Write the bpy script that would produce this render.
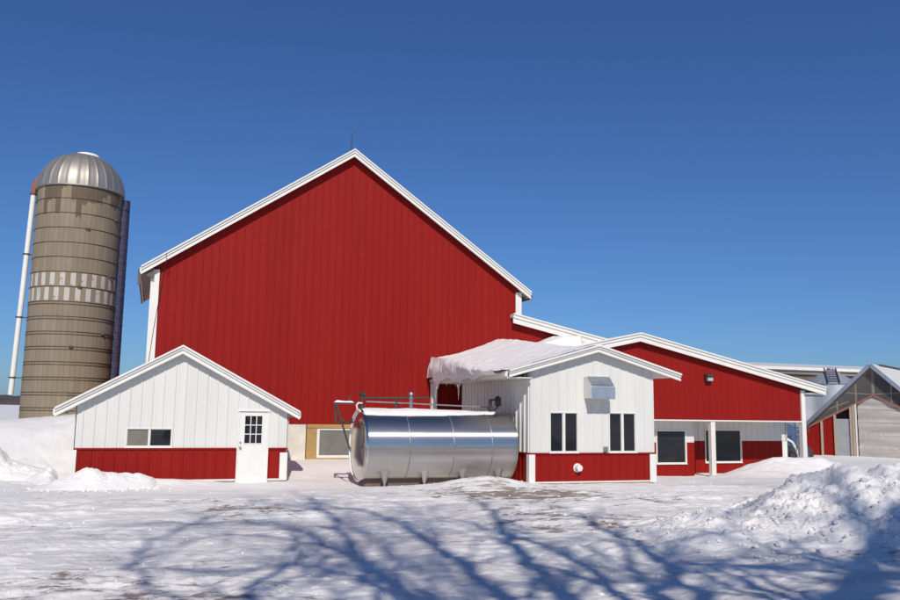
import bpy, math, random
import numpy as np
from math import radians, sin, cos, tan, pi, atan, sqrt
from mathutils import Vector, Matrix

for o in list(bpy.data.objects): bpy.data.objects.remove(o)
sc = bpy.context.scene
col = sc.collection
random.seed(7)
rng = np.random.default_rng(11)

# ---------------------------------------------------------------- camera
cd = bpy.data.cameras.new('camera'); cam = bpy.data.objects.new('camera', cd); col.objects.link(cam)
YAW, PITCH, ROLL = radians(19.5), atan(110.3/830), radians(.82)
cd.sensor_width = 36; cd.lens = 36*830/900; cd.clip_end = 9000; cd.clip_start = .1
fw = Vector((sin(YAW)*cos(PITCH), cos(YAW)*cos(PITCH), sin(PITCH)))
r0 = Vector((cos(YAW), -sin(YAW), 0)); u0 = r0.cross(fw)
rr = r0*cos(ROLL)+u0*sin(ROLL); uu = -r0*sin(ROLL)+u0*cos(ROLL)
M4 = Matrix((rr, uu, -fw)).transposed().to_4x4(); M4.translation = (0, 0, 2.1)
cam.matrix_world = M4; sc.camera = cam
# ---------------------------------------------------------------- sky, sun, exposure
SUN_AZ, SUN_EL = radians(13), radians(38.5)          # light travels towards (+sin, +cos) and down
w = bpy.data.worlds.new('World'); sc.world = w; w.use_nodes = True
wn = w.node_tree; bg = wn.nodes['Background']
sky = wn.nodes.new('ShaderNodeTexSky'); sky.sky_type = 'NISHITA'; sky.sun_disc = False
sky.sun_elevation = SUN_EL; sky.sun_rotation = pi+SUN_AZ
sky.altitude = 300; sky.air_density = 1.0; sky.dust_density = .55; sky.ozone_density = 3.0
tint = wn.nodes.new('ShaderNodeMix'); tint.data_type = 'RGBA'; tint.blend_type = 'MULTIPLY'; tint.inputs[0].default_value = 1
tint.inputs[7].default_value = (.385, .605, .94, 1)          # deep winter blue
wn.links.new(sky.outputs[0], tint.inputs[6]); wn.links.new(tint.outputs[2], bg.inputs[0]); bg.inputs[1].default_value = .095
sd = bpy.data.lights.new('sun', 'SUN'); sun = bpy.data.objects.new('sun', sd); col.objects.link(sun)
sd.energy = 3.9; sd.angle = radians(.53); sd.color = (1, .94, .835)
LD = Vector((sin(SUN_AZ)*cos(SUN_EL), cos(SUN_AZ)*cos(SUN_EL), -sin(SUN_EL)))
sun.rotation_euler = LD.to_track_quat('-Z', 'Y').to_euler()
sc.view_settings.view_transform = 'Standard'; sc.view_settings.look = 'None'
sc.view_settings.exposure = -.1; sc.view_settings.gamma = 1; sc.view_settings.use_curve_mapping = False

# ---------------------------------------------------------------- materials
def mat(name, colr, rough=.6, metal=0., spec=.5, build=None):
    m = bpy.data.materials.new(name); m.use_nodes = True
    nt = m.node_tree; b = nt.nodes['Principled BSDF']
    b.inputs['Base Color'].default_value = (*colr, 1); b.inputs['Roughness'].default_value = rough
    b.inputs['Metallic'].default_value = metal; b.inputs['Specular IOR Level'].default_value = spec
    if build: build(nt, b)
    return m
def N(nt, t, **k):
    n = nt.nodes.new(t)
    for a, v in k.items():
        if a in n.inputs: n.inputs[a].default_value = v
        else: setattr(n, a, v)
    return n
def coords(nt, scale=(1, 1, 1), rot=(0, 0, 0)):
    tc = nt.nodes.new('ShaderNodeNewGeometry'); mp = nt.nodes.new('ShaderNodeMapping')
    mp.inputs['Scale'].default_value = scale; mp.inputs['Rotation'].default_value = rot
    nt.links.new(tc.outputs['Position'], mp.inputs[0]); return mp.outputs[0]
def noise(nt, sc_, detail=5, rough=.55, vec=None, scale=(1, 1, 1)):
    n = N(nt, 'ShaderNodeTexNoise', Scale=sc_, Detail=detail, Roughness=rough)
    nt.links.new(vec or coords(nt, scale), n.inputs['Vector']); return n.outputs['Fac']
def ramp(nt, fac, stops):
    r = nt.nodes.new('ShaderNodeValToRGB'); e = r.color_ramp.elements
    while len(e) < len(stops): e.new(.5)
    for el, (p, c) in zip(e, stops):
        el.position = p; el.color = (*c, 1) if len(c) == 3 else c
    nt.links.new(fac, r.inputs[0]); return r.outputs[0]
def mixc(nt, fac, a, b):
    m = nt.nodes.new('ShaderNodeMix'); m.data_type = 'RGBA'
    for s, v in ((0, fac), (6, a), (7, b)):
        if isinstance(v, (int, float)): m.inputs[s].default_value = v
        elif isinstance(v, tuple): m.inputs[s].default_value = (*v, 1)
        else: nt.links.new(v, m.inputs[s])
    return m.outputs[2]
def bump(nt, b, h, strength=.3, dist=.02):
    n = N(nt, 'ShaderNodeBump', Strength=strength, Distance=dist)
    nt.links.new(h, n.inputs['Height']); nt.links.new(n.outputs[0], b.inputs['Normal'])
def varied(a, b_, sc_=1., rough=.5, metal=0., spec=.5, scale=(1, 1, 1), bs=0., lo=.35, hi=.65, name='paint', rv=.1):
    def f(nt, b):
        n = noise(nt, sc_, 6, .6, scale=scale)
        nt.links.new(ramp(nt, n, [(lo, a), (hi, b_)]), b.inputs['Base Color'])
        if rv:
            mr = N(nt, 'ShaderNodeMapRange'); nt.links.new(noise(nt, sc_*2.3, 4, scale=scale), mr.inputs[0])
            mr.inputs[3].default_value = rough-rv; mr.inputs[4].default_value = rough+rv
            nt.links.new(mr.outputs[0], b.inputs['Roughness'])
        if bs: bump(nt, b, noise(nt, sc_*6, 5), bs, .01)
    return mat(name, a, rough, metal, spec, f)

M = {}
def panels(nt, c, amt=.12):
    # each sheet of siding was rolled and has faded a little differently
    g = nt.nodes.new('ShaderNodeNewGeometry'); s = nt.nodes.new('ShaderNodeSeparateXYZ'); nt.links.new(g.outputs['Position'], s.inputs[0])
    d = N(nt, 'ShaderNodeMath', operation='DIVIDE'); nt.links.new(s.outputs[0], d.inputs[0]); d.inputs[1].default_value = .86
    f = N(nt, 'ShaderNodeMath', operation='FLOOR'); nt.links.new(d.outputs[0], f.inputs[0])
    wn_ = nt.nodes.new('ShaderNodeTexWhiteNoise'); wn_.noise_dimensions = '1D'; nt.links.new(f.outputs[0], wn_.inputs['W'])
    mr = N(nt, 'ShaderNodeMapRange'); nt.links.new(wn_.outputs['Value'], mr.inputs[0]); mr.inputs[3].default_value = 1-amt; mr.inputs[4].default_value = 1
    m = nt.nodes.new('ShaderNodeMix'); m.data_type = 'RGBA'; m.blend_type = 'MULTIPLY'; m.inputs[0].default_value = 1
    nt.links.new(c, m.inputs[6]); nt.links.new(mr.outputs[0], m.inputs[7]); return m.outputs[2]
def red_build(nt, b):
    n = noise(nt, .5, 5, scale=(1, 1, .25)); c1 = ramp(nt, n, [(.3, (.25, .008, .006)), (.7, (.272, .010, .0072))])
    g = noise(nt, 3.5, 6, .65, scale=(1.6, 1.6, .12)); k = ramp(nt, g, [(.45, (0, 0, 0)), (.8, (.25, .25, .25))])
    c2 = mixc(nt, k, c1, (.34, .028, .018)); nt.links.new(panels(nt, c2, .08), b.inputs['Base Color'])
    bump(nt, b, noise(nt, 1.3, 3, scale=(2, 2, .5)), .12, .03)
M['red'] = mat('red steel siding', (.3, .012, .008), .55, 0, .14, red_build)
def white_build(nt, b):
    g = noise(nt, 2.5, 6, .65, scale=(1.8, 1.8, .2)); c = ramp(nt, g, [(.35, (.70, .69, .65)), (.75, (.65, .64, .60))])
    nt.links.new(panels(nt, c, .05), b.inputs['Base Color']); bump(nt, b, noise(nt, 1.3, 3, scale=(2, 2, .5)), .1, .03)
M['white'] = mat('white steel siding', (.76, .75, .70), .45, 0, .4, white_build)
M['trim'] = varied((.77, .75, .70), (.72, .70, .65), 2, .4, name='white trim', rv=.06)
M['frame'] = varied((.76, .745, .70), (.72, .70, .655), 4, .4, name='white vinyl frame', rv=0)
M['darkmetal'] = varied((.05, .045, .045), (.09, .07, .06), 8, .55, .4, name='dark painted steel')
M['greymetal'] = varied((.38, .38, .39), (.27, .27, .28), 5, .4, .8, name='galvanised steel')
M['gutter'] = varied((.10, .065, .055), (.14, .095, .08), 6, .6, name='weathered brown fascia')
M['concrete'] = varied((.74, .69, .61), (.62, .57, .50), 3, .85, name='pale foundation concrete', bs=.4)
M['wood'] = varied((.46, .29, .10), (.34, .20, .07), 5, .7, scale=(1, 1, 8), name='yellow pine boards', bs=.3)
M['oldwood'] = varied((.46, .37, .28), (.36, .28, .21), 6, .8, scale=(1, 1, 3), name='weathered posts', bs=.3)
M['redwood'] = varied((.30, .14, .11), (.22, .10, .08), 6, .8, name='stained rafter')
M['greydoor'] = varied((.36, .37, .38), (.30, .31, .32), 3, .6, name='grey door panel')
M['tarp'] = varied((.50, .47, .43), (.38, .35, .32), 1.2, .6, scale=(.4, .4, 3), name='weathered white curtain', bs=.4)
M['blue'] = varied((.05, .09, .17), (.07, .12, .20), 3, .5, name='blue implement paint')
M['yellow'] = mat('yellow guard', (.6, .3, .03), .5)
M['redlens'] = mat('red lens', (.5, .02, .02), .3)
M['tan'] = varied((.17, .13, .10), (.12, .09, .07), 1, .85, name='tan barn wall')
M['rust'] = varied((.38, .10, .045), (.24, .07, .035), 8, .75, name='rusty steel')
M['lightglass'] = mat('lamp glass', (.45, .45, .42), .2, 0, .8)
M['chute'] = varied((.035, .035, .08), (.06, .055, .10), 4, .55, .2, name='dark chute steel')
def ice_build(nt, b): b.inputs['Transmission Weight'].default_value = .8; b.inputs['IOR'].default_value = 1.31
M['ice'] = mat('ice', (.9, .93, .95), .12, 0, .5, ice_build)
M['bark'] = varied((.10, .08, .06), (.16, .13, .10), 6, .9, name='bark', bs=.5)
def glass(c, r=.05, n_='window glass'):
    def f(nt, b):
        nz = noise(nt, 2.2, 4, scale=(1, 1, 1)); nt.links.new(ramp(nt, nz, [(.4, c), (.7, tuple(v*1.25+.002 for v in c))]), b.inputs['Base Color'])
        bump(nt, b, noise(nt, 2.1, 2), .12, .04)
    return mat(n_, c, r, 0, .42, f)
M['glass'] = glass((.012, .014, .018)); M['blind'] = glass((.16, .145, .12), .12, 'pane with a blind behind')
M['greypane'] = glass((.17, .165, .15), .15, 'dusty pane')
ANROT = .25
def steel_build(nt, b):
    v = coords(nt, (.05, 7, 7)); n = N(nt, 'ShaderNodeTexNoise', Scale=9., Detail=8., Roughness=.7)
    nt.links.new(v, n.inputs['Vector'])
    g = noise(nt, 1.1, 4); nt.links.new(ramp(nt, g, [(.3, (.47, .45, .44)), (.7, (.58, .56, .545))]), b.inputs['Base Color'])
    mr = N(nt, 'ShaderNodeMapRange'); nt.links.new(noise(nt, 1.6, 5), mr.inputs[0]); mr.inputs[3].default_value = .25; mr.inputs[4].default_value = .33
    nt.links.new(mr.outputs[0], b.inputs['Roughness'])
    mx = N(nt, 'ShaderNodeMath', operation='ADD'); nt.links.new(n.outputs['Fac'], mx.inputs[0]); nt.links.new(noise(nt, 1.2, 2), mx.inputs[1])
    bump(nt, b, mx.outputs[0], .035, .008)
    tg = N(nt, 'ShaderNodeTangent', direction_type='RADIAL', axis='X'); nt.links.new(tg.outputs[0], b.inputs['Tangent'])
    gl = N(nt, 'ShaderNodeBsdfAnisotropic'); gl.inputs['Color'].default_value = (.60, .575, .55, 1); gl.inputs['Roughness'].default_value = .42
    ms = N(nt, 'ShaderNodeMixShader'); ms.inputs[0].default_value = .22; out = nt.nodes['Material Output']
    nt.links.new(b.outputs[0], ms.inputs[1]); nt.links.new(gl.outputs[0], ms.inputs[2]); nt.links.new(ms.outputs[0], out.inputs[0])
    b.inputs['Anisotropic'].default_value = 1.; b.inputs['Anisotropic Rotation'].default_value = ANROT
M['steel'] = mat('stainless steel', (.6, .58, .57), .18, 1, .5, steel_build)
M['cap'] = varied((.66, .64, .62), (.58, .56, .54), 2, .16, 1., name='dished steel end', rv=.05)
M['dome'] = varied((.44, .40, .355), (.37, .335, .30), 1.2, .55, .8, name='galvanised dome', rv=.08)
M['bin'] = varied((.52, .55, .57), (.44, .47, .49), .8, .5, .6, name='galvanised bin')
M['hood'] = varied((.62, .66, .70), (.52, .56, .60), 4, .35, .85, name='sheet metal hood')
# silo staves: world position -> angle and course
SILO = Vector((-4.1, 46.0)); SR = 2.03; ROW = .735; STOP = 12.97
def stave_build(nt, b):
    g = nt.nodes.new('ShaderNodeNewGeometry'); s = nt.nodes.new('ShaderNodeSeparateXYZ'); nt.links.new(g.outputs['Position'], s.inputs[0])
    def m(op, a, b2=None):
        n = N(nt, 'ShaderNodeMath', operation=op)
        for i, v in enumerate((a, b2)):
            if v is None: continue
            if isinstance(v, (int, float)): n.inputs[i].default_value = v
            else: nt.links.new(v, n.inputs[i])
        return n.outputs[0]
    ang = m('ARCTAN2', m('SUBTRACT', s.outputs[1], SILO.y), m('SUBTRACT', s.outputs[0], SILO.x))
    a = m('MULTIPLY', ang, 52/(2*pi)); rowf = m('DIVIDE', m('SUBTRACT', STOP, s.outputs[2]), ROW)
    row = m('FLOOR', rowf); ia = m('FLOOR', m('ADD', a, 100))
    cv = N(nt, 'ShaderNodeCombineXYZ'); nt.links.new(ia, cv.inputs[0]); nt.links.new(row, cv.inputs[1])
    wn_ = nt.nodes.new('ShaderNodeTexWhiteNoise'); nt.links.new(cv.outputs[0], wn_.inputs['Vector'])
    base = ramp(nt, wn_.outputs['Value'], [(0, (.245, .200, .140)), (1, (.285, .235, .168))])
    blot = noise(nt, 1.2, 6, .7, scale=(1, 1, .5)); base = mixc(nt, ramp(nt, blot, [(.4, (0, 0, 0)), (.75, (.5, .5, .5))]), base, (.185, .142, .096))
    # joints
    fr = m('FRACT', m('ADD', a, 100)); j = m('LESS_THAN', fr, .07)
    base = mixc(nt, m('MULTIPLY', j, .5), base, (.10, .075, .055))
    # white painted staves in two courses, offset by one
    inband = m('MULTIPLY', m('GREATER_THAN', row, 5.5), m('LESS_THAN', row, 7.5))
    chk = m('GREATER_THAN', m('MODULO', m('ADD', ia, row), 2), .5)
    wear = m('GREATER_THAN', noise(nt, 5, 6, .7, scale=(1, 1, .6)), .39)
    frr = m('FRACT', rowf); ins = m('MULTIPLY', m('GREATER_THAN', frr, .07), m('LESS_THAN', frr, .93))
    wf = m('MULTIPLY', m('MULTIPLY', inband, chk), m('MULTIPLY', wear, ins))
    base = mixc(nt, m('MULTIPLY', wf, .8), base, (.56, .53, .49))
    # stains running down from the dome seam
    sv = N(nt, 'ShaderNodeCombineXYZ'); nt.links.new(m('MULTIPLY', ia, .61), sv.inputs[0])
    sn = nt.nodes.new('ShaderNodeTexWhiteNoise'); nt.links.new(sv.outputs[0], sn.inputs['Vector'])
    ln = m('MULTIPLY', m('SUBTRACT', sn.outputs['Value'], .35), 3.6)
    ln = m('ADD', ln, m('MULTIPLY', m('SUBTRACT', noise(nt, 6, 4, .7), .5), .8))
    st = m('LESS_THAN', m('MULTIPLY', rowf, 1.0), ln); st2 = m('MULTIPLY', st, m('LESS_THAN', rowf, 2.6))
    base = mixc(nt, m('MULTIPLY', st2, .7), base, (.085, .06, .045))
    nt.links.new(base, b.inputs['Base Color'])
    bump(nt, b, m('ADD', m('MULTIPLY', j, -1.), noise(nt, 14, 5, .7)), .5, .02)
M['stave'] = mat('concrete staves', (.3, .24, .17), .9, 0, .2, stave_build)

def snow_mat(name, road=False):
    def f(nt, b):
        n1 = noise(nt, .9, 6, .6)
        c = ramp(nt, n1, [(.3, (.81, .775, .755)), (.7, (.88, .845, .82))])
        if road:
            # packed greyer snow in streaks along the drive, thin spots of frozen mud showing
            g = nt.nodes.new('ShaderNodeNewGeometry'); s = nt.nodes.new('ShaderNodeSeparateXYZ'); nt.links.new(g.outputs['Position'], s.inputs[0])
            near = N(nt, 'ShaderNodeMapRange', interpolation_type='SMOOTHSTEP'); nt.links.new(s.outputs[1], near.inputs[0])
            near.inputs[1].default_value = 23.5; near.inputs[2].default_value = 20.; near.inputs[3].default_value = 0; near.inputs[4].default_value = 1
            st = noise(nt, 1.0, 7, .62, coords(nt, (.28, 1.5, 1), (0, 0, radians(-4))))
            pk = ramp(nt, st, [(.42, (0, 0, 0)), (.58, (.85, .85, .85))])
            m1 = N(nt, 'ShaderNodeMath', operation='MULTIPLY'); nt.links.new(pk, m1.inputs[0]); nt.links.new(near.outputs[0], m1.inputs[1])
            c = mixc(nt, m1.outputs[0], c, (.71, .675, .66))
            d1 = noise(nt, 1.0, 9, .72, coords(nt, (1.5, 4.2, 1), (0, 0, radians(-6)))); d2 = noise(nt, .16, 3, .5)
            ad = N(nt, 'ShaderNodeMath', operation='ADD'); nt.links.new(d1, ad.inputs[0]); nt.links.new(d2, ad.inputs[1])
            dk = ramp(nt, ad.outputs[0], [(.0, (0, 0, 0)), (1., (1, 1, 1))])
            mr = N(nt, 'ShaderNodeMapRange', interpolation_type='SMOOTHSTEP'); nt.links.new(ad.outputs[0], mr.inputs[0])
            mr.inputs[1].default_value = 1.075; mr.inputs[2].default_value = 1.17; mr.inputs[3].default_value = 0; mr.inputs[4].default_value = .85
            m2 = N(nt, 'ShaderNodeMath', operation='MULTIPLY'); nt.links.new(mr.outputs[0], m2.inputs[0]); nt.links.new(near.outputs[0], m2.inputs[1])
            c = mixc(nt, m2.outputs[0], c, (.17, .105, .075))
            fs = noise(nt, 22, 3, .6); m3 = N(nt, 'ShaderNodeMath', operation='MULTIPLY'); nt.links.new(ramp(nt, fs, [(.55, (0, 0, 0)), (.72, (.55, .55, .55))]), m3.inputs[0]); nt.links.new(m1.outputs[0], m3.inputs[1])
            c = mixc(nt, m3.outputs[0], c, (.40, .35, .32))
        nt.links.new(c, b.inputs['Base Color'])
        a = noise(nt, 9, 8, .7); bb = noise(nt, 45, 4, .6)
        ad = N(nt, 'ShaderNodeMath', operation='MULTIPLY_ADD'); nt.links.new(bb, ad.inputs[0]); ad.inputs[1].default_value = .25; nt.links.new(a, ad.inputs[2])
        bump(nt, b, ad.outputs[0], .55, .05)
        b.inputs['Subsurface Weight'].default_value = 0
    return mat(name, (.85, .84, .84), .62, 0, .35, f)
M['snow'] = snow_mat('snow'); M['road'] = snow_mat('packed snow', True)
def hill_build(nt, b):
    nt.links.new(ramp(nt, noise(nt, .02, 8, .75), [(.35, (.075, .055, .055)), (.7, (.15, .115, .11))]), b.inputs['Base Color'])
M['hill'] = mat('wooded hill', (.1, .08, .08), .95, 0, .1, hill_build)
def poly_build(nt, b):
    tr = N(nt, 'ShaderNodeBsdfTransparent'); mx = N(nt, 'ShaderNodeMixShader'); mx.inputs[0].default_value = .26
    tr.inputs[0].default_value = (.8, .8, .78, 1)
    out = nt.nodes['Material Output']; nt.links.new(tr.outputs[0], mx.inputs[1]); nt.links.new(b.outputs[0], mx.inputs[2]); nt.links.new(mx.outputs[0], out.inputs[0])
M['poly'] = mat('clear ribbed plastic', (.34, .33, .32), .25, 0, .6, poly_build)

# ---------------------------------------------------------------- mesh helpers
ORG = {}
def props(o, label=None, cat=None, group=None, kind=None):
    if label: o['label'] = label
    if cat: o['category'] = cat
    if group: o['group'] = group
    if kind: o['kind'] = kind
    return o
def thing(name, label, cat, loc, group=None):
    o = bpy.data.objects.new(name, None); o.empty_display_size = .3; col.objects.link(o); o.location = loc
    ORG[o.name] = Vector(loc); return props(o, label, cat, group)
class MB:
    def __init__(s): s.v = []; s.f = []
    def add(s, vs, fs):
        k = len(s.v); s.v += [tuple(p) for p in vs]; s.f += [tuple(i+k for i in f) for f in fs]; return s
    def box(s, x0, x1, y0, y1, z0, z1):
        return s.add([(x0,y0,z0),(x1,y0,z0),(x1,y1,z0),(x0,y1,z0),(x0,y0,z1),(x1,y0,z1),(x1,y1,z1),(x0,y1,z1)],
                     [(0,3,2,1),(4,5,6,7),(0,1,5,4),(1,2,6,5),(2,3,7,6),(3,0,4,7)])
    def bar(s, a, b, wd=.04, ht=None, up=(0,0,1)):
        a, b = Vector(a), Vector(b); d = (b-a).normalized(); u = Vector(up)
        if abs(d.dot(u)) > .99: u = Vector((0,1,0))
        sx = d.cross(u).normalized()*wd/2; sy = sx.cross(d).normalized()*(ht or wd)/2
        vs = [p+i*sx+j*sy for p in (a, b) for i, j in ((-1,-1),(1,-1),(1,1),(-1,1))]
        return s.add(vs, [(0,1,2,3),(7,6,5,4),(0,4,5,1),(1,5,6,2),(2,6,7,3),(3,7,4,0)])
    def prism(s, poly, y0, y1, axis='y'):      # poly in xz (axis y), yz (axis x) or xy (axis z)
        n = len(poly); f3 = {'y': lambda p, t: (p[0], t, p[1]), 'x': lambda p, t: (t, p[0], p[1]), 'z': lambda p, t: (p[0], p[1], t)}[axis]
        vs = [f3(p, y0) for p in poly]+[f3(p, y1) for p in poly]
        return s.add(vs, [tuple(range(n)), tuple(range(2*n-1, n-1, -1))]+[(i, i+n, (i+1) % n+n, (i+1) % n) for i in range(n)])
    def tube(s, pts, rad, n=10, cap=True):
        pts = [Vector(p) for p in pts]; rad = rad if hasattr(rad, '__len__') else [rad]*len(pts)
        k = len(s.v); ref = None
        for i, p in enumerate(pts):
            d = (pts[min(i+1, len(pts)-1)]-pts[max(i-1, 0)]).normalized()
            if ref is None: ref = Vector((0,0,1)) if abs(d.z) < .9 else Vector((1,0,0))
            a = d.cross(ref).normalized(); b = a.cross(d).normalized(); ref = b
            for j in range(n):
                t = 2*pi*j/n; s.v.append(tuple(p+a*cos(t)*rad[i]+b*sin(t)*rad[i]))
        for i in range(len(pts)-1):
            for j in range(n):
                s.f.append((k+i*n+j, k+i*n+(j+1) % n, k+(i+1)*n+(j+1) % n, k+(i+1)*n+j))
        if cap: s.f.append(tuple(k+j for j in range(n))[::-1]); s.f.append(tuple(k+(len(pts)-1)*n+j for j in range(n)))
        return s
    def lathe(s, prof, c, n=48, axis='z', cap=False):   # prof: (radius, along)
        k = len(s.v); c = Vector(c)
        for r, h in prof:
            for j in range(n):
                t = 2*pi*j/n
                s.v.append(tuple(c+(Vector((r*cos(t), r*sin(t), h)) if axis == 'z' else Vector((h, r*cos(t), r*sin(t))) if axis == 'x' else Vector((r*sin(t), h, r*cos(t))))))
        for i in range(len(prof)-1):
            for j in range(n): s.f.append((k+i*n+j, k+i*n+(j+1) % n, k+(i+1)*n+(j+1) % n, k+(i+1)*n+j))
        if cap: s.f.append(tuple(k+j for j in range(n))[::-1]); s.f.append(tuple(k+(len(prof)-1)*n+j for j in range(n)))
        return s
    def build(s, name, m, parent=None, smooth=False, bev=0., loc=None):
        o_ = ORG[parent.name] if parent is not None else Vector(loc or (0,0,0))
        me = bpy.data.meshes.new(name); me.from_pydata([(x-o_.x, y-o_.y, z-o_.z) for x, y, z in s.v], [], s.f); me.update()
        me.materials.append(M[m] if isinstance(m, str) else m)
        ob = bpy.data.objects.new(name, me); col.objects.link(ob); ORG[ob.name] = o_.copy()
        if parent is not None: ob.parent = parent
        else: ob.location = o_
        if smooth:
            me.polygons.foreach_set('use_smooth', [True]*len(me.polygons))
            if smooth != 'all': me.set_sharp_from_angle(angle=radians(38))
        if bev:
            b = ob.modifiers.new('bevel', 'BEVEL'); b.width = bev; b.segments = 2; b.limit_method = 'ANGLE'
        return ob

def lerp(pts, x):
    if x <= pts[0][0]: return pts[0][1]
    for (a, b), (c, d) in zip(pts, pts[1:]):
        if x <= c: return b+(d-b)*(x-a)/(c-a)
    return pts[-1][1]
def siding(mb, P0, dr, nrm, s0, s1, zb, zt, holes=(), pitch=.29, rib=.02, off=0., brk=()):
    """ribbed vertical sheet: P0 2-D origin, dr direction, nrm outward; zb, zt callables or numbers; holes (s0,s1,z0,z1)"""
    zbf = zb if callable(zb) else (lambda s: zb); ztf = zt if callable(zt) else (lambda s: zt)
    pr = []
    k = math.floor((s0-off)/pitch)-1
    while off+k*pitch < s1+pitch:
        c = off+k*pitch
        for ds, h in ((-.032, 0), (-.016, rib), (.016, rib), (.032, 0)): pr.append((c+ds, h))
        for fr_ in (1/3, 2/3):
            for ds, h in ((-.012, 0), (0, rib*.22), (.012, 0)): pr.append((c+pitch*fr_+ds, h))
        k += 1
    pr.sort()
    xs = sorted(set([s0, s1]+[p[0] for p in pr if s0 < p[0] < s1]+[h[i] for h in holes for i in (0, 1) if s0 < h[i] < s1]+[b for b in brk if s0 < b < s1]))
    pt = lambda s, z: (P0[0]+dr[0]*s+nrm[0]*lerp(pr, s), P0[1]+dr[1]*s+nrm[1]*lerp(pr, s), z)
    for a, b in zip(xs, xs[1:]):
        m_ = (a+b)/2; iv = [[(zbf(a), zbf(b)), (ztf(a), ztf(b))]]
        for h in holes:
            if h[0] <= m_ <= h[1]:
                new = []
                for lo, hi in iv:
                    if h[3] <= min(lo) or h[2] >= max(hi): new.append([lo, hi]); continue
                    if h[2] > max(lo): new.append([lo, (h[2], h[2])])
                    if h[3] < min(hi): new.append([(h[3], h[3]), hi])
                iv = new
        for lo, hi in iv:
            if hi[0] > lo[0]+1e-4 or hi[1] > lo[1]+1e-4:
                mb.add([pt(a, lo[0]), pt(b, lo[1]), pt(b, hi[1]), pt(a, hi[0])], [(0, 1, 2, 3)])
    return mb
def front(mb, Y, x0, x1, zb, zt, holes=(), **k): return siding(mb, (0, Y), (1, 0), (0, -1), x0, x1, zb, zt, holes, **k)

def window(parent, Y, x0, x1, z0, z1, panes=2, fw_=.055, mats=('glass',), label=None, mull=None):
    """white framed window set in a wall whose outer face is at y = Y, facing -y"""
    f = MB(); p = .035
    f.box(x0, x1, Y-p, Y+.06, z1-fw_, z1).box(x0, x1, Y-p, Y+.06, z0, z0+fw_)
    f.box(x0, x0+fw_, Y-p, Y+.06, z0+fw_, z1-fw_).box(x1-fw_, x1, Y-p, Y+.06, z0+fw_, z1-fw_)
    mw = mull or fw_; iw = (x1-x0-2*fw_-(panes-1)*mw)/panes; xs = []
    for i in range(panes):
        a = x0+fw_+i*(iw+mw); xs.append((a, a+iw))
        if i < panes-1: f.box(a+iw, a+iw+mw, Y-p+.006, Y+.06, z0+fw_, z1-fw_)
    for a, b in xs:                                   # thin sash round each pane
        s_ = .018
        f.box(a, b, Y-.012, Y+.05, z1-fw_-s_, z1-fw_-.001).box(a, b, Y-.012, Y+.05, z0+fw_+.001, z0+fw_+s_)
        f.box(a+.001, a+s_, Y-.012, Y+.05, z0+fw_+s_, z1-fw_-s_).box(b-s_, b-.001, Y-.012, Y+.05, z0+fw_+s_, z1-fw_-s_)
    o = f.build('window', 'frame', parent, bev=.004)
    if label: o['label'] = label
    for i, (a, b) in enumerate(xs):
        MB().box(a+.002, b-.002, Y+.02, Y+.032, z0+fw_+.002, z1-fw_-.002).build('pane', mats[i % len(mats)], o)
    s = MB().box(x0-.01, x1+.01, Y-p-.02, Y-p-.001, z0-.015, z0+.01).build('sill', 'frame', o, bev=.004)
    return o

def push(pts, y_old, y_new):
    k = y_new/y_old; return [(x*k, 2.1+(z-2.1)*k) for x, z in pts]
def roofline(pts): return lambda x: lerp(pts, x)
def gable_roof(parent, pts, y0, y1, thick=.10, fascia=.21, mat_='trim', step=.06, rim='rake_trim'):
    """pts: top line of the roof in xz, y0 front edge; roof slab plus stepped rake boards and eave fascias"""
    off = lambda d: [(x, z-d) for x, z in pts]
    MB().prism(pts+off(thick)[::-1], y0+.002, y1).build('roof', mat_, parent)
    for i, (a, b) in enumerate(zip(pts, pts[1:])):
        up = a if a[1] > b[1] else b
        bd = MB()
        L = lambda d0, d1, ya, yb: bd.prism([(a[0], a[1]-d0), (b[0], b[1]-d0), (b[0], b[1]-d1), (a[0], a[1]-d1)][::-1], ya, yb)
        L(-.028, .025, y0-.10, y0); L(.025, fascia*.55, y0-.055, y0); L(fascia*.55, fascia*.95, y0-.012, y0+.01); L(fascia*.95, fascia+step, y0-.04, y0+.02)
        bd.build(rim, 'trim', parent)
def eave(parent, x, z, side, y0, y1, h=.17, name='eave_fascia_and_shade', m='trim'):
    MB().box(*(sorted((x, x+side*.035))), y0, y1, z-h, z+.01).build(name, m, parent)

# ---------------------------------------------------------------- noise fields (numpy)
def _h(ix, iy, s):
    v = (ix.astype(np.int64)*374761393+iy.astype(np.int64)*668265263+s*1442695041) & 0x7fffffff
    v = ((v ^ (v >> 13))*1274126177) & 0x7fffffff
    return ((v ^ (v >> 16)) & 0xffff)/65535.
def vn(x, y, s=0):
    ix, iy = np.floor(x), np.floor(y); fx, fy = x-ix, y-iy
    fx = fx*fx*fx*(fx*(fx*6-15)+10); fy = fy*fy*fy*(fy*(fy*6-15)+10)
    a = _h(ix, iy, s); b = _h(ix+1, iy, s); c = _h(ix, iy+1, s); d = _h(ix+1, iy+1, s)
    return a+(b-a)*fx+(c-a)*fy+(a-b-c+d)*fx*fy
def fbm(x, y, o=5, s=0, g=.5):
    t = 0; a = 1; n = 0
    for i in range(o):
        c_, s_ = cos(i*.7), sin(i*.7)
        t = t+a*(vn((x*c_-y*s_)*2**i+i*17.3, (x*s_+y*c_)*2**i-i*9.1, s+i)-.5); n += a; a *= g
    return t/n*2
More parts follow.
